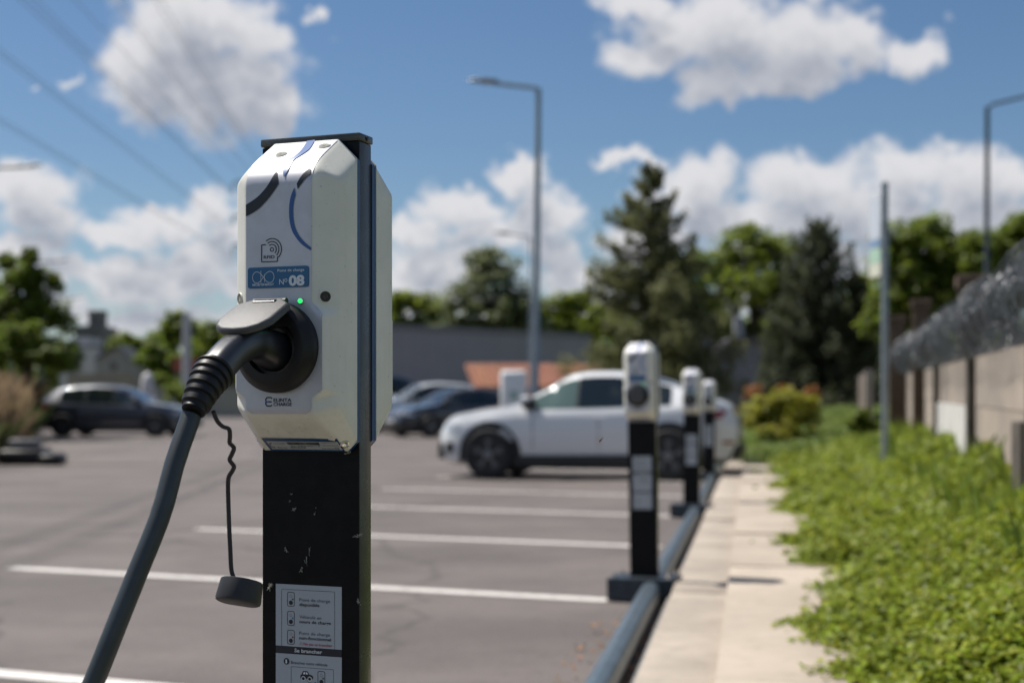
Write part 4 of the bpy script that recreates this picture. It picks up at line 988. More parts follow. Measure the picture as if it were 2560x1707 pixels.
tree('shrub', 'dark green shrub at the foot of the short wall end', 'shrub', [(2150, 1060, 36, 45, 0), (2185, 1085, 40, 36, 0)], 21.8, 2600, .07, LM['mid'], 53)
tree('shrub', 'low olive green shrub by the far road between car and cable boot', 'shrub', [(440, 985, 40, 30, 0), (470, 1000, 40, 28, 0)], 70, 2500, .16, LM['mid'], 54)
tree('shrub', 'far green shrub beneath the red panel', 'shrub', [(400, 955, 30, 26, 0), (430, 965, 26, 22, 0)], 95, 2000, .2, LM['mid'], 55)
# the wooded horizon, one far mass
r_ = np.random.default_rng(99); n = 80000; X = r_.uniform(-75, 80, n); Y = 138+r_.random(n)*8; hh = 5.6+np.where(X > -16, 3.6, 0)+1.1*np.sin(X*.21)+.9*np.sin(X*.53+1)+.6*np.sin(X*1.3)
Z = hh*r_.random(n)**.7; link('distant_woods', leaves('distant_woods', np.stack([X, Y, Z], 1), np.tile([0, -.3, 1.0], (n, 1)), np.full(n, .5), LM['mid'], asp=.8, jit=1.2), None, kind='stuff')
# ornamental grasses on the left
def reeds(name, label, P, hs, m, seed, lean=.25, w=.012, parent=None):
    r_ = np.random.default_rng(seed); n = len(P); d = r_.normal(0, 1, (n, 2))*lean; x, y, z = P.T; h = hs
    co = np.stack([np.stack([x-w, y, z], 1), np.stack([x+w, y, z], 1), np.stack([x+d[:, 0]*h*.35+w, y+d[:, 1]*h*.35, z+h*.65], 1), np.stack([x+d[:, 0]*h, y+d[:, 1]*h, z+h], 1)], 1).reshape(-1, 3)
    return np_mesh(name, co, np.arange(n*4).reshape(-1, 4), m)
G3 = 'ornamental grass clumps at the left edge'
def edge_pt(Y): return np.interp(Y, [20, 24, 29.5, 33.6, 37, 43.7, 60], [-8.2, -8.7, -10.35, -11.6, -12.6, -14.6, -19.5])
GL = ['big tan grass clump at the bottom left of the planting', 'tan feathery grass clump behind the black kerb blocks', 'green and tan grass clump by the nearest pale kerb block', 'tall brown grass clump under the big left tree', 'grass clump next to the rear of the dark car', 'far grass clump behind the dark car', 'olive grass clump at the very left edge']
for i, (Y, dx, h, m) in enumerate(((25.5, -1.0, 1.2, 'tan'), (28.5, -1.2, 1.35, 'tan'), (32, -1.0, 1.25, 'reed'), (36, -1.4, 1.6, 'tan'), (41, -1.2, 1.5, 'reed'), (47, -1.6, 1.5, 'tan'), (27.0, -2.6, 1.5, 'reed'))):
    r_ = np.random.default_rng(60+i); n = 4200; c = np.array([edge_pt(Y)+dx, Y]); a = r_.uniform(0, 6.28, n); q = np.sqrt(r_.random(n))*1.15
    P = np.stack([np.cos(a)*q, np.sin(a)*q*1.4, np.zeros(n)], 1); e = empty('grass_clump', (c[0], c[1], gz(0, Y)), label=GL[i], cat='ornamental grass', group=G3)
    link('blades', reeds('blades', '', P, h*r_.uniform(.55, 1.05, n)*(1-.35*q/1.2), LM[m], i), e, kind='stuff')
    n2 = 900; k = r_.integers(0, n, n2); P2 = P[k].copy(); P2[:, 2] += h*.55; link('seed_heads', reeds('seed_heads', '', P2, h*r_.uniform(.35, .65, n2), LM['tan'], 90+i, w=.03), e, kind='stuff')
r_ = np.random.default_rng(77); n = 26000; Y = 22+r_.random(n)*40; X = edge_pt(Y)-.15-r_.random(n)*7
link('planting_bed', reeds('planting_bed', '', np.stack([X, Y, .005*np.maximum(Y-25, 0)], 1), .35+.55*r_.random(n), LM['reed'], 5, lean=.4, w=.02), None, kind='stuff')
M_kb = concrete('kerb_block_pale', (.34, .33, .31), (.27, .26, .25), 2)
bp_ = [(100, 1087), (78, 1100), (62, 1112), (46, 1128)]
for i, (px, py) in enumerate(bp_):
    Y = F*(EYE-.06)/(py-HOR); x = (px-1280)/F*Y; b = MB(); b.box(-.21, .21, -.9, .9, 0, .20, c=.04); o = b.build('wheel_stop', M_kb, None, smooth=40)
    o.location = (x-.25, Y, gz(0, Y)); o.rotation_euler = (0, 0, .3); setp(o, ['pale concrete wheel stop under the tail of the dark car', 'pale concrete wheel stop, second back from the black blocks by the grass', 'pale concrete wheel stop between two others along the tan grass', 'pale concrete wheel stop directly behind the black blocks'][i], 'wheel stop', 'pale wheel stops along the planting')
for i, (x0, x1, Y, h) in enumerate(((-8.75, -7.95, 24.4, .27), (-8.0, -7.62, 24.2, .20))):
    e = empty('kerb_block', ((x0+x1)/2, Y, 0), .1, label=['black rubber kerb block at the corner of the grass bed', 'small black rubber end block lying on the asphalt by the grass bed'][i], cat='kerb block', group='black blocks at the planting corner'); w = (x1-x0)/2
    MB().box(-w, w, -.35, .35, 0, h, c=.09).build('block', M_black, e, smooth=50)
    if i == 0: MB().box(-.25, .22, -.2, .25, h-.02, h+.17, c=.05).build('cap_block', mat('weathered_grey', (.16, .15, .15), .7, var=.2), e, smooth=50)

# ------------------------------------------------------------------ buildings
M_clad = mat('grey_cladding', (.25, .25, .27), .55, var=.04, scale=.4)
M_trimg = mat('roof_trim', (.16, .16, .17), .5)
M_house = mat('house_grey_render', (.21, .21, .225), .7, var=.06, scale=1)
M_slate = mat('slate_grey', (.10, .10, .11), .6, var=.1)
M_rw = mat('white_render', (.52, .50, .50), .7, var=.06); M_beige = mat('beige_render', (.33, .31, .28), .8, var=.06)
M_tower = mat('tower_stone', (.17, .155, .15), .8, var=.12, scale=.6)
M_tile = mat('terracotta_tile', (.29, .115, .062), .7, var=.22, scale=3, island=.35)
M_dglass = mat('dark_window', (.02, .025, .03), .08, spec=.8)
def L3(p, c): return (p.x-c.x, p.y-c.y, p.z)
p0 = at(900, 0, 91); p1 = at(1475, 0, 106); whd = Vector((p1.x-p0.x, p1.y-p0.y, 0)); WL = whd.length; wa = math.atan2(whd.y, whd.x)
wh = empty('warehouse', (p0.x, p0.y, 0), wa, label='long low grey metal warehouse behind the parked cars', cat='warehouse'); HW = 6.25
MB().box(0, WL, 0, 5, -.1, HW-.35).build('wall', M_clad, wh)
MB().box(-.1, WL+.1, -.1, 5.1, HW-.35, HW).build('roof_edge', M_trimg, wh); MB().box(.4, WL-.4, .4, 4.6, HW-.02, HW+.1).build('roof', M_slate, wh)
for k in range(int(WL/1.1)+1): MB().box(k*1.1, min(k*1.1+1.085, WL), -.045, -.003, .4, HW-.37).build('cladding_panel', M_clad, wh)
# grey house with clipped gable
def pix_poly(P, Y, c): return [((px-1280)/F*Y-c.x, EYE-(py-HOR)/F*Y-c.z) for px, py in P]
Y = 64; c = Vector(((1870-1280)/F*Y, Y, gz(0, Y)))
gh = empty('gabled_house', c, label='dark grey house with clipped gable and chimney between the conifers', cat='house')
P = pix_poly([(1790, 1040), (1790, 925), (1828, 852), (1908, 852), (1950, 935), (1950, 1040)], Y, c)
MB().prism(P, lambda a, z, d: (a, d, z), 0, 9).build('wall', M_house, gh)
Pr = [P[1], P[2], P[3], P[4]]
for a, d in zip(Pr, Pr[1:]):
    t = (Vector(d)-Vector(a)).normalized(); nn = Vector((-t.y, t.x)); q = [Vector(a)-t*.06+nn*.02, Vector(d)+t*.06+nn*.02, Vector(d)+t*.06+nn*.16, Vector(a)-t*.06+nn*.16]
    MB().prism([tuple(v) for v in q], lambda a_, z, dd: (a_, dd, z), -.25, 9.2).build('roof', M_slate, gh)
ch = pix_poly([(1842, 848), (1866, 790)], Y, c); b = MB().box(ch[0][0], ch[1][0], .6, 1.1, ch[0][1]-.3, ch[1][1]).build('chimney', mat('chimney_grey', (.30, .30, .31), .7), gh)
MB().box(-2.1, -1.5, 1.0, 1.4, P[2][1]-.4, P[2][1]+1.15).build('chimney', MATS['chimney_grey'], gh)
# small house with red tiles
Y = 80; c = at(1350, 1012, Y); c.z = gz(0, Y); rh = empty('tiled_house', c, label='small cream house with an orange tiled roof behind the white cabinet', cat='house')
sx = Y/F; x0, x1 = (1182-1350)*sx, (1530-1350)*sx; zr = EYE+(HOR-906)*sx-c.z; ze = EYE+(HOR-966)*sx-c.z
MB().box(x0+.55, x1-.3, .3, 6, -.1, ze).build('wall', mat('cream_render', (.42, .40, .37), .8, var=.06), rh)
nr = 9
for k in range(nr):
    za, zb_ = ze+(zr-ze)*k/nr, ze+(zr-ze)*(k+1)/nr; ya, yb = -.2+3.2*k/nr, -.2+3.2*(k+1)/nr; xl = x0+.5*(1-k/nr)*1.2-.6+k*.0; b = MB(); n = int((x1-xl)/.30)
    for j in range(n):
        xx = xl+j*.30; b.add([(xx, ya-.10, za-.03), (xx+.15, ya-.10, za+.06), (xx+.29, ya-.10, za-.03), (xx, yb, zb_-.03), (xx+.15, yb, zb_+.06), (xx+.29, yb, zb_-.03), (xx, ya-.10, za-.07), (xx+.29, ya-.10, za-.07)], [(0, 1, 4, 3), (1, 2, 5, 4), (0, 6, 7, 2, 1)])
    b.build('tile_course', M_tile, rh, kind='stuff')
MB().add([(x0-.55, 3, zr-.15), (x1, 3, zr-.15), (x1, 6.2, ze-.1), (x0, 6.2, ze-.1)], [(0, 1, 2, 3)]).build('roof', M_tile, rh)
for xx in (1.5, 3.6): MB().box(xx, xx+1.0, .25, .32, .9, 2.0-.1).build('window', M_dglass, rh)
# left: tower, white block, gabled house, long wall
def block(e, name, m, px0, px1, pyt, Y, dep, off=0, pyb=None):
    a = (px0-1280)/F*Y-e.location.x; d = (px1-1280)/F*Y-e.location.x; z = EYE-(pyt-HOR)/F*Y-e.location.z
    return MB().box(a, d, off, dep, -.1 if pyb is None else EYE-(pyb-HOR)/F*Y-e.location.z, z).build(name, m, e)
Y = 150; c = Vector(((238-1280)/F*Y, Y, gz(0, Y))); tw = empty('tower_building', c, label='far grey stone tower rising from a wider block above the dark car', cat='tower')
block(tw, 'shaft', M_tower, 221, 257, 778, Y, 1.6); block(tw, 'shoulder', M_tower, 196, 262, 815, Y, 5, off=-1.2); block(tw, 'parapet', M_tower, 219, 259, 776, Y, 1.7, off=-.1, pyb=784)
for k in range(2): block(tw, 'louvre', M_dglass, 228+k*12, 235+k*12, 792, Y, .03, off=-.05, pyb=808)
Y = 125; c = Vector(((210-1280)/F*Y, Y, gz(0, Y))); wb = empty('white_building', c, label='plain white building with a stepped roof between the big left tree and grey gable', cat='building')
block(wb, 'wall', M_rw, 150, 243, 865, Y, 8); block(wb, 'rooftop_unit', M_rw, 160, 205, 840, Y, 6, off=2); block(wb, 'roof_edge', M_trimg, 149, 244, 863, Y, 8.1, off=-.1, pyb=868)
block(wb, 'window', M_dglass, 175, 190, 900, Y, .02, off=-.04, pyb=925)
Y = 122; c = Vector(((298-1280)/F*Y, Y, gz(0, Y))); gb = empty('gable_building', c, label='grey gabled building with a long low front wall above the dark car', cat='building')
P = pix_poly([(238, 1030), (238, 900), (298, 868), (326, 905), (352, 908), (352, 1030)], Y, c); MB().prism(P, lambda a, z, d: (a, d, z), 0, 8).build('wall', M_beige, gb)
for a, d in zip(P[1:], P[2:4]):
    MB().prism([a, d, (d[0], d[1]+.2), (a[0], a[1]+.2)], lambda a_, z, dd: (a_, dd, z), -.2, 8.1).build('roof', M_slate, gb)
block(gb, 'front_wall', M_wallc, 195, 352, 935, Y, -2.8, off=-3)
block(gb, 'window', M_dglass, 275, 292, 905, Y, .03, off=-.04, pyb=925)
Y = 100; c = Vector(((430-1280)/F*Y, Y, gz(0, Y))); lw_ = empty('boundary_wall', c, label='low grey wall along the far road left of the cable boot', cat='wall'); block(lw_, 'wall_run', M_beige, 340, 640, 968, Y, .3); block(lw_, 'coping', M_trimg, 338, 642, 965, Y, .4, off=-.1, pyb=968)
Y = 92; c = Vector(((467-1280)/F*Y, Y, gz(0, Y))); po = empty('mast', c, label='pale upright mast in front of the far trees, beside the red panel', cat='mast'); H = EYE+(HOR-790)/F*Y
MB().tube([(0, 0, 0), (0, 0, H)], [.34, .27], 12).build('shaft', mat('pale_mast', (.42, .42, .42), .6), po, smooth=60)
Y = 100; c = Vector(((470-1280)/F*Y, Y, gz(0, Y))); rp = empty('red_panel', c, label='small orange red hoarding behind the pale mast', cat='hoarding'); block(rp, 'board', mat('red_board', (.30, .07, .04), .6, var=.1), 432, 500, 895, Y, .15, pyb=928); block(rp, 'leg', M_trimg, 440, 444, 928, Y, .1); block(rp, 'leg', M_trimg, 488, 492, 928, Y, .1)
Y = 88; c = Vector(((369-1280)/F*Y, Y, gz(0, Y))); bo = empty('pale_marker', c, label='small pale rounded marker post left of the far shrub', cat='marker post'); H = EYE+(HOR-938)/F*Y
MB().lathe([(.42, 0), (.42, H*.7), (.34, H*.9), (.14, H), (.01, H)], Matrix(), 16).build('shaft', M_rw, bo, smooth=60)
# pale charging cabinet behind the white SUV
Y = 36; c = at(1284, 1012, Y); c.z = gz(0, Y); cb = empty('charging_cabinet', c, label='white rounded charging cabinet standing behind the bonnet of the white SUV', cat='charging cabinet')
H = EYE+(HOR-926)/F*Y-c.z; w = 33/F*Y; M_cabw = mat('cabinet_white', (.80, .80, .79), .35, coat=.2)
MB().box(-w, w, -.3, .3, .08, H, c=.10).build('cabinet', M_cabw, cb, smooth=50); MB().box(-w*.95, w*.95, -.28, .28, 0, .085).build('plinth', M_trimg, cb)
MB().box(-.10, .10, -.318, -.302, H*.60, H*.72, c=.005).build('screen', mat('screen_green', (.35, .48, .44), .3), cb); MB().box(w*.55, w*.75, -.36, -.302, H*.3, H*.45, c=.01).build('plug_holder', M_black, cb)
Y = 58; c = at(985, 1012, Y); c.z = gz(0, Y); 

# ------------------------------------------------------------------ power line
M_wire = mat('wire', (.10, .11, .13), .5); M_pyl = mat('pylon_steel', (.16, .19, .17), .5, metal=.3)
py_ = empty('power_pylon', (-25.6, 150, -.1), label='lattice power pylon hidden behind the wallbox, insulator tips showing at its left', cat='pylon'); b = MB()
for sx_ in (-1, 1):
    for sy_ in (-1, 1): b.tube([(sx_*2.2, sy_*2.2, 0), (sx_*.6, sy_*.6, 16), (sx_*.45, sy_*.45, 26), (0, 0, 28)], .09, 5)
for k in range(12):
    z0, z1_ = k*2.2, k*2.2+2.2; w0 = np.interp(z0, [0, 16, 27], [2.2, .6, .4]); w1_ = np.interp(z1_, [0, 16, 27], [2.2, .6, .4])
    for s_ in (-1, 1): b.tube([(-w0*s_, -w0, z0), (w1_*s_, -w1_, z1_)], .05, 4); b.tube([(-w0, w0*s_, z0), (-w1_, -w1_*s_, z1_)], .05, 4); b.tube([(w0, w0*s_, z0), (w1_, -w1_*s_, z1_)], .05, 4)
b.build('lattice_mast', M_pyl, py_)
for z in (24.6, 21.0, 18.0):
    for s_ in (-1, 1):
        MB().tube([(0, 0, z+.6), (s_*3.9, 0, z)], [.12, .06], 5).tube([(0, 0, z-.5), (s_*3.9, 0, z)], [.10, .06], 5).build('arm', M_pyl, py_)
        MB().lathe([(.05, 0), (.16, .1), (.05, .2), (.16, .3), (.05, .4), (.16, .5), (.05, .6), (.16, .7), (.05, .8), (.16, .9), (.05, 1.0), (.05, 1.1)], Matrix.Translation((s_*3.85, 0, z-1.1)), 8).build('insulator', M_pyl, py_)
WG = 'overhead wires crossing the sky at the left'
def wire(p0, p1, label, r=.020, n=2):
    d = p1-p0; q = p0-d*((p0.y-15)/d.y) if d.y > 0 else p0; b = MB()
    e = empty('power_line', (0, 0, 0), label=label, cat='power line', group=WG)
    for k in range(n):
        o_ = Vector((.22*(k-(n-1)/2)*2, 0, .0)); L = (p1-q); pts = [q+L*t+o_+Vector((0, 0, -1.1*math.sin(math.pi*t)*0)) for t in np.linspace(0, 1, 12)]; MB().tube(pts, r, 5).build('conductor', M_wire, e)
wire(at(60, 0, 80), at(572, 474, 149), 'pair of overhead wires passing the left flank of the big left cloud')
wire(at(91, 0, 80), at(590, 492, 149), 'pair of overhead wires just right of the flank pair, nearly touching it', n=1)
wire(at(0, 132, 77), at(566, 562, 149), 'pair of overhead wires second from the bottom at the left edge')
wire(at(0, 302, 80), at(566, 632, 149), 'lowest pair of overhead wires, entering above the left lamp arm')
wire(at(289, 0, 88), at(640, 452, 151), 'overhead wires crossing the middle of the big left cloud')
wire(at(395, 0, 84), at(690, 480, 149), 'overhead wires crossing the right half of the big left cloud')
wire(at(187, 0, 86), at(600, 440, 150), 'faint single overhead wire between the flank pair and the middle wires', n=1)

# ------------------------------------------------------------------ cars
M_tyre = mat('tyre_rubber', (.014, .014, .015), .75); M_rim = mat('alloy_rim', (.22, .22, .23), .35, metal=.8); M_rimd = mat('dark_alloy', (.20, .20, .21), .4, metal=.6)
M_glass = mat('car_glass', (.012, .018, .02), .06, spec=.7, coat=.3); M_glassg = mat('tinted_glass', (.10, .15, .14), .08, spec=.7); M_clad2 = mat('black_trim', (.016, .016, .017), .55)
M_head = mat('headlight', (.45, .48, .5), .08, spec=.9, coat=.6); M_tail = mat('taillight', (.28, .008, .012), .15, coat=.6); M_np = mat('licence_plate', (.6, .6, .58), .4)
SPEC = {  # x from nose 0 to tail 1 (of length): lower edge, belt, top, half widths
 'suv_coupe': dict(L=4.32, H=1.50, W=.90, wb=(.190, .785), r=.345, top=[(0, .62), (.015, .78), (.06, .90), (.16, .985), (.255, 1.03), (.30, 1.10), (.43, 1.44), (.50, 1.495), (.60, 1.50), (.70, 1.45), (.80, 1.33), (.90, 1.15), (.96, 1.07), (.985, 1.0), (1, .80)],
   belt=[(0, .60), (.05, .80), (.25, .93), (.6, .97), (.9, 1.02), (1, .80)], low=[(0, .30), (.03, .19), (.97, .23), (1, .38)], w=[(0, .55), (.02, .70), (.08, .84), (.2, .90), (.8, .90), (.94, .84), (1, .70)], roofw=.60, ws=(.275, .445), rg=(.74, .93), win=[(.318, .478), (.484, .64), (.655, .79)]),
 'hatch': dict(L=4.35, H=1.53, W=.89, wb=(.195, .80), r=.33, top=[(0, .58), (.015, .72), (.06, .84), (.17, .95), (.26, 1.0), (.30, 1.06), (.43, 1.42), (.50, 1.50), (.62, 1.53), (.78, 1.49), (.88, 1.40), (.95, 1.10), (.985, .95), (1, .75)],
   belt=[(0, .58), (.05, .75), (.25, .90), (.6, .95), (.9, 1.0), (1, .76)], low=[(0, .28), (.03, .18), (.97, .22), (1, .36)], w=[(0, .52), (.02, .66), (.08, .82), (.2, .89), (.8, .89), (.94, .83), (1, .70)], roofw=.60, ws=(.28, .45), rg=(.875, .965), win=[(.325, .48), (.485, .66), (.67, .83)]),
}
def car(name, label, kind, loc, rz, paint, rim=M_rim, scale=1.0, glass=M_glass, hz=1.0, group='parked cars'):
    s_ = SPEC[kind]; L = s_['L']; e = empty(name, loc, rz, label=label, cat='car', group=group); e.scale = (scale, scale, scale*hz)
    I = lambda key, t: float(np.interp(t, [p[0] for p in s_[key]], [p[1] for p in s_[key]]))
    ts = np.unique(np.concatenate([np.linspace(0, .08, 9), np.linspace(.08, .94, 56), np.linspace(.94, 1, 9)]))
    sm = lambda key: np.convolve(np.pad([I(key, t) for t in ts], 2, mode='edge'), [.1, .2, .4, .2, .1], 'valid')
    TOP, BEL, LOW, WID = sm('top'), sm('belt'), sm('low'), sm('w')
    X = lambda t: (t-.5)*L; rings = []
    def ring(i):
        lo, be, to, w = LOW[i], BEL[i], TOP[i], WID[i]; be = min(be, to-.03); cab_ = np.clip((to-be-.08)/.3, 0, 1); wr = w*(1-cab_)*.92+s_['roofw']*cab_
        return [(0, lo), (w*.80, lo), (w*.955, lo+.08), (w*.985, lo+.22), (w*1.0, (lo+be)*.5+.05), (w*.985, be-.13), (w*.965, be-.03), (w*.94, be), (wr+(w*.93-wr)*.02, to-.075*cab_-.012), (wr*.86, to-.018), (wr*.45, to-.002), (0, to)]
    b = MB(); n = 22; V = []
    for i, t in enumerate(ts):
        h = ring(i); full = h+[(-y, z) for y, z in h[-2:0:-1]]; V += [(X(t), y, z) for y, z in full]
    m = len(ts); b.add(V, [(i*n+k, i*n+(k+1) % n, (i+1)*n+(k+1) % n, (i+1)*n+k) for i in range(m-1) for k in range(n)]+[tuple(range(n))[::-1], tuple((m-1)*n+k for k in range(n))])
    body = b.build('body', paint, e, smooth=40)
    def side_y(t, z):
        i = int(np.argmin(abs(ts-t))); h = ring(i); return float(np.interp(z, [p[1] for p in h[1:10]], [p[0] for p in h[1:10]]))
    for sg in (-1, 1):
        for wi, (a, c_) in enumerate(s_['win']):
            P = []; Fq = []; na, nzz = 9, 5
            for q in range(na):
                t = a+(c_-a)*q/(na-1); i = int(np.argmin(abs(ts-t))); z0 = BEL[i]+.02; z1_ = max(TOP[i]-.082, z0+.01)
                for k in range(nzz): z = z0+(z1_-z0)*k/(nzz-1); P.append((X(t), sg*(side_y(t, z)+.006), z))
            for q in range(na-1):
                for k in range(nzz-1): Fq.append((q*nzz+k, q*nzz+k+1, (q+1)*nzz+k+1, (q+1)*nzz+k))
            MB().add(P, Fq).build('side_window', glass if wi == 0 else M_glass, e, smooth=60)
        for (a, c_), (a2, c2) in zip(s_['win'], s_['win'][1:]):
            P = []
            for t in (c_-.003, a2+.003):
                i = int(np.argmin(abs(ts-t))); z0 = BEL[i]+.02; z1_ = TOP[i]-.082
                for k in range(5): z = z0+(z1_-z0)*k/4; P.append((X(t), sg*(side_y(t, z)+.004), z))
            MB().add(P, [(k, k+1, k+6, k+5) for k in range(4)]).build('window_pillar', M_clad2, e)
        # handles, mirror, sill, cladding, wheels
        for t in (.56, .72): MB().box(X(t)-.09, X(t)+.09, sg*(side_y(t, .86)-.01)-.018, sg*(side_y(t, .86)-.01)+.018, .83, .86, c=.008).build('door_handle', paint, e)
        for t in (.335, .555, .735):
            zz_ = np.linspace(.38, BEL[int(np.argmin(abs(ts-t)))]-.02, 6); MB().add([(X(t)+o_, sg*(side_y(t, z)+.002), z) for z in zz_ for o_ in (-.006, .006)], [(2*k, 2*k+1, 2*k+3, 2*k+2) for k in range(5)]).build('door_seam', M_clad2, e)
        y_ = side_y(.33, 1.0); mr = MB(); mr.box(X(.325)-.10, X(.325)+.08, min(sg*(y_-.02), sg*(y_+.20)), max(sg*(y_-.02), sg*(y_+.20)), .98, 1.13, c=.035); mr.build('wing_mirror', M_clad2 if kind == 'suv_coupe' else paint, e, smooth=50)
        mc = MB(); mc.box(X(.32)-.08, X(.32)+.06, min(sg*(y_+.04), sg*(y_+.205)), max(sg*(y_+.04), sg*(y_+.205)), 1.05, 1.145, c=.03); mc.build('mirror_cap', paint, e, smooth=50)
        P = []; 
        for q in range(12):
            t = s_['wb'][0]+.07+(s_['wb'][1]-s_['wb'][0]-.14)*q/11; i = int(np.argmin(abs(ts-t)))
            for yy, zz_ in ((WID[i]*.90, LOW[i]-.03), (WID[i]*1.005, LOW[i]-.01), (WID[i]*1.008, LOW[i]+.13)): P.append((X(t), sg*yy, zz_))
        MB().add(P, [(3*q+k, 3*q+k+1, 3*q+k+4, 3*q+k+3) for q in range(11) for k in range(2)]).build('side_skirt', M_clad2, e, smooth=40)
        for t in s_['wb']:
            r_ = s_['r']; w = side_y(t, .62); Mx = Matrix.Translation((X(t), sg*(w-.10), r_)) @ Matrix.Rotation(R(-90*sg), 4, 'X')
            # arch trim; its flat black disc paints the shade of the wheel well
            b = MB(); n2 = 28; aa = [math.pi*1.16*k/n2-.08*math.pi for k in range(n2+1)]; P = []
            for a in aa:
                for rr_, dy in ((.02, .103), (r_+.05, .103), (r_+.055, .118), (r_+.105, .112), (r_+.11, .07)):
                    z = r_+math.sin(a)*rr_; P.append((X(t)+math.cos(a)*rr_, sg*(w-.10+dy), max(z, .16)))
            b.add(P, [(5*k+j, 5*k+j+1, 5*k+j+6, 5*k+j+5) for k in range(n2) for j in range(4)]); b.build('wheel_arch', M_clad2, e, smooth=40)
            wl = MB().lathe([(r_*.62, .0), (r_*.93, 0), (r_, .03), (r_, .19), (r_*.95, .222), (r_*.72, .226), (r_*.68, .205), (r_*.66, .15)], Mx, 32).build('tyre', M_tyre, e, smooth=40)
            rm = MB().lathe([(r_*.69, .20), (r_*.71, .222), (r_*.66, .222), (r_*.63, .17), (r_*.20, .165), (.001, .165)], Mx, 32).build('rim', M_clad2, wl, smooth=40)
            sb = MB()
            for k in range(5):
                for d_ in (-.13, .13):
                    a = 2*math.pi*k/5+.3; p_ = [(r_*.12, a-.1), (r_*.66, a+d_-.05), (r_*.66, a+d_+.05), (r_*.12, a+.1)]
                    sb.add([Mx @ Vector((q_*math.cos(w_), q_*math.sin(w_), hh)) for hh in (.17, .216) for q_, w_ in p_], [(4, 5, 6, 7), (0, 1, 5, 4), (2, 3, 7, 6), (1, 2, 6, 5)])
            sb.lathe([(r_*.17, .17), (r_*.17, .218), (r_*.1, .222), (.001, .222)], Mx, 14); sb.build('spokes', rim, wl, smooth=30)
        # lamps
        def patch(nm, m, t0, t1, z0, z1_, off=.008):
            P = []
            for q in range(5):
                for k in range(3): t = t0+(t1-t0)*q/4; z = z0+(z1_-z0)*k/2; P.append((X(t), sg*(side_y(t, z)+off), z))
            MB().add(P, [(3*q+k, 3*q+k+1, 3*q+k+4, 3*q+k+3) for q in range(4) for k in range(2)]).build(nm, m, e, smooth=60)
        patch('air_intake', M_clad2, .022, .06, .36, .50)
        patch('headlight', M_head, .012, .085, .66, .76); patch('taillight', M_tail, .895, .99, .84, .95); patch('reflector', M_tail, .955, .992, .50, .54)
    for nm, (a, c_), m_ in (('windscreen', s_['ws'], M_glass), ('rear_window', s_['rg'], M_glass)):
        P = []; na, nb_ = 9, 9
        for q in range(na):
            t = a+(c_-a)*q/(na-1); i = int(np.argmin(abs(ts-t))); h = ring(i); ym = h[8][0]*.93
            tz = float(np.interp(t, ts, TOP)); 
            for k in range(nb_): yy = ym*(k/(nb_-1)*2-1); P.append((X(t), yy, float(np.interp(abs(yy), [0, h[10][0], h[9][0], h[8][0]], [tz, tz-.002, tz-.018, tz-.05]))+.008))
        MB().add(P, [(q*nb_+k, q*nb_+k+1, (q+1)*nb_+k+1, (q+1)*nb_+k) for q in range(na-1) for k in range(nb_-1)]).build(nm, m_, e, smooth=60)
    MB().box(X(.13), X(.88), -.80, .80, .145, .24).build('underbody', M_clad2, e)
    MB().box(X(0)-.03, X(0)+.09, -.62, .62, .27, .50, c=.03).build('grille', M_clad2, e, smooth=40); MB().box(X(0)-.045, X(0)-.03, -.26, .26, .44, .55).build('licence_plate', M_np, e)
    MB().box(X(1)-.14, X(1)+.035, -.70, .70, .30, .50, c=.05).build('rear_bumper', M_clad2, e, smooth=40); MB().box(X(1)+.002, X(1)+.022, -.26, .26, .60, .71).build('licence_plate', M_np, e)
    return e
def paint(name, col, metal=.0, rough=.35): return mat(name, col, rough, metal, coat=1.0)
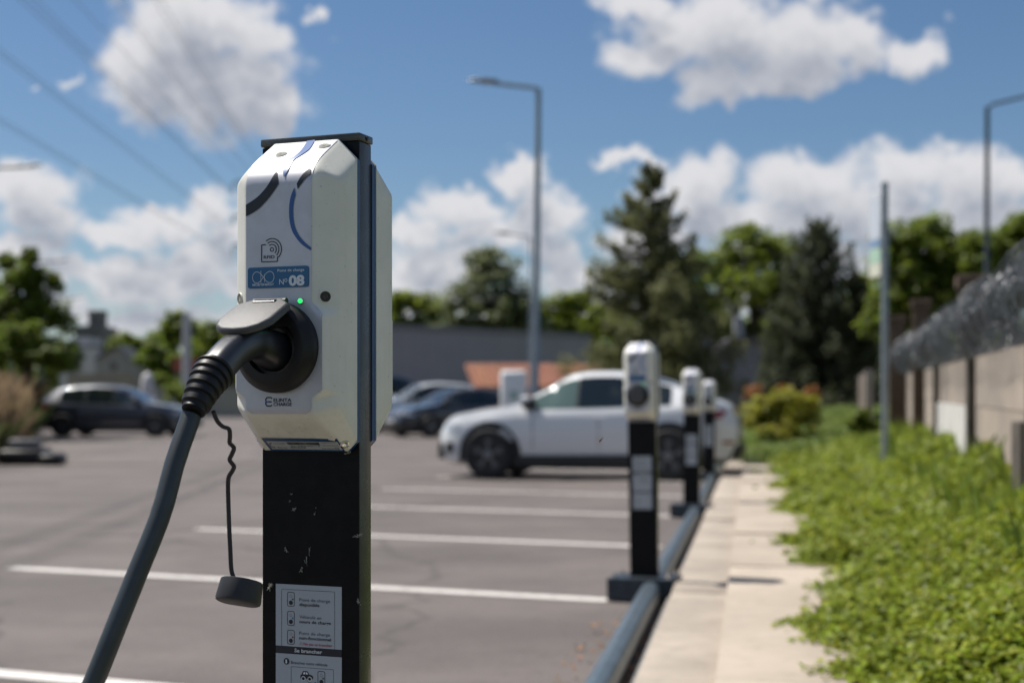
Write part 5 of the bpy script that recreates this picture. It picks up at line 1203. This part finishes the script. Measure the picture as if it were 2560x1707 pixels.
car('parked_suv', 'white coupe shaped SUV parked beyond the second charging post', 'suv_coupe', Vector((1.14, 20.15, 0)), R(-13), paint('white_car_paint', (.72, .73, .74)), rim=M_rimd, glass=M_glassg, scale=.962, hz=1.035)
car('parked_car', 'dark slate blue hatchback side on at the left beyond the cable', 'hatch', Vector((-11.75, 42.6, .09)), R(180-4), paint('slate_car_paint', (.060, .065, .084), .25), scale=1.06, hz=.95)
car('parked_car', 'silver white hatchback facing left, half hidden by the wallbox', 'hatch', Vector((-2.95, 47.0, .12)), R(20), paint('silver_car_paint', (.52, .54, .55), .1), hz=1.08)
car('parked_car', 'dark blue hatchback in front of the silver one', 'hatch', Vector((-1.75, 42.6, .09)), R(33), paint('navy_car_paint', (.022, .026, .036), .0, .5), hz=.97, scale=.98)
car('parked_car', 'orange red car behind the dark blue hatchback, next to the white cabinet', 'hatch', Vector((-1.0, 49.0, .11)), R(20), paint('orange_car_paint', (.36, .085, .03), .1), hz=.98, scale=.95)
car('parked_car', 'deep blue car showing low beside the edge of the wallbox', 'hatch', Vector((-5.6, 56.0, .15)), R(35), paint('blue_car_paint', (.02, .03, .06), .3), hz=1.35)

# ------------------------------------------------------------------ small fly hanging in front of the white SUV
p = at(1501, 1100, 1.93); fl = empty('insect', p, label='tiny reddish insect hovering in front of the white SUV door', cat='insect')
MB().lathe([(.0001, -.0022), (.0010, -.0012), (.0013, 0), (.0010, .0014), (.0001, .0022)], Matrix.Rotation(R(65), 4, 'Y'), 8).build('body', mat('insect_red', (.05, .006, .008), .5), fl, smooth=60)
for (dx, dz) in ((.0045, .0042), (-.0040, -.0036), (-.0022, -.0050)): MB().add([(0, 0, 0), (dx*.6-dz*.12, -.0004, dz*.6+dx*.12), (dx, 0, dz), (dx*.6+dz*.10, .0004, dz*.6-dx*.10)], [(0, 1, 2, 3)]).build('wing', mat('insect_wing', (.30, .17, .11), .4), fl)
# the cable's empty goes to where the cable lies on the ground
for o, q in ((cab, Vector((last.x-.62, 1.86, 0))), (rail, Vector((px_(7.45), 7.45, 0)))):
    for ch in o.children: ch.location = ch.location-q
    o.location = q
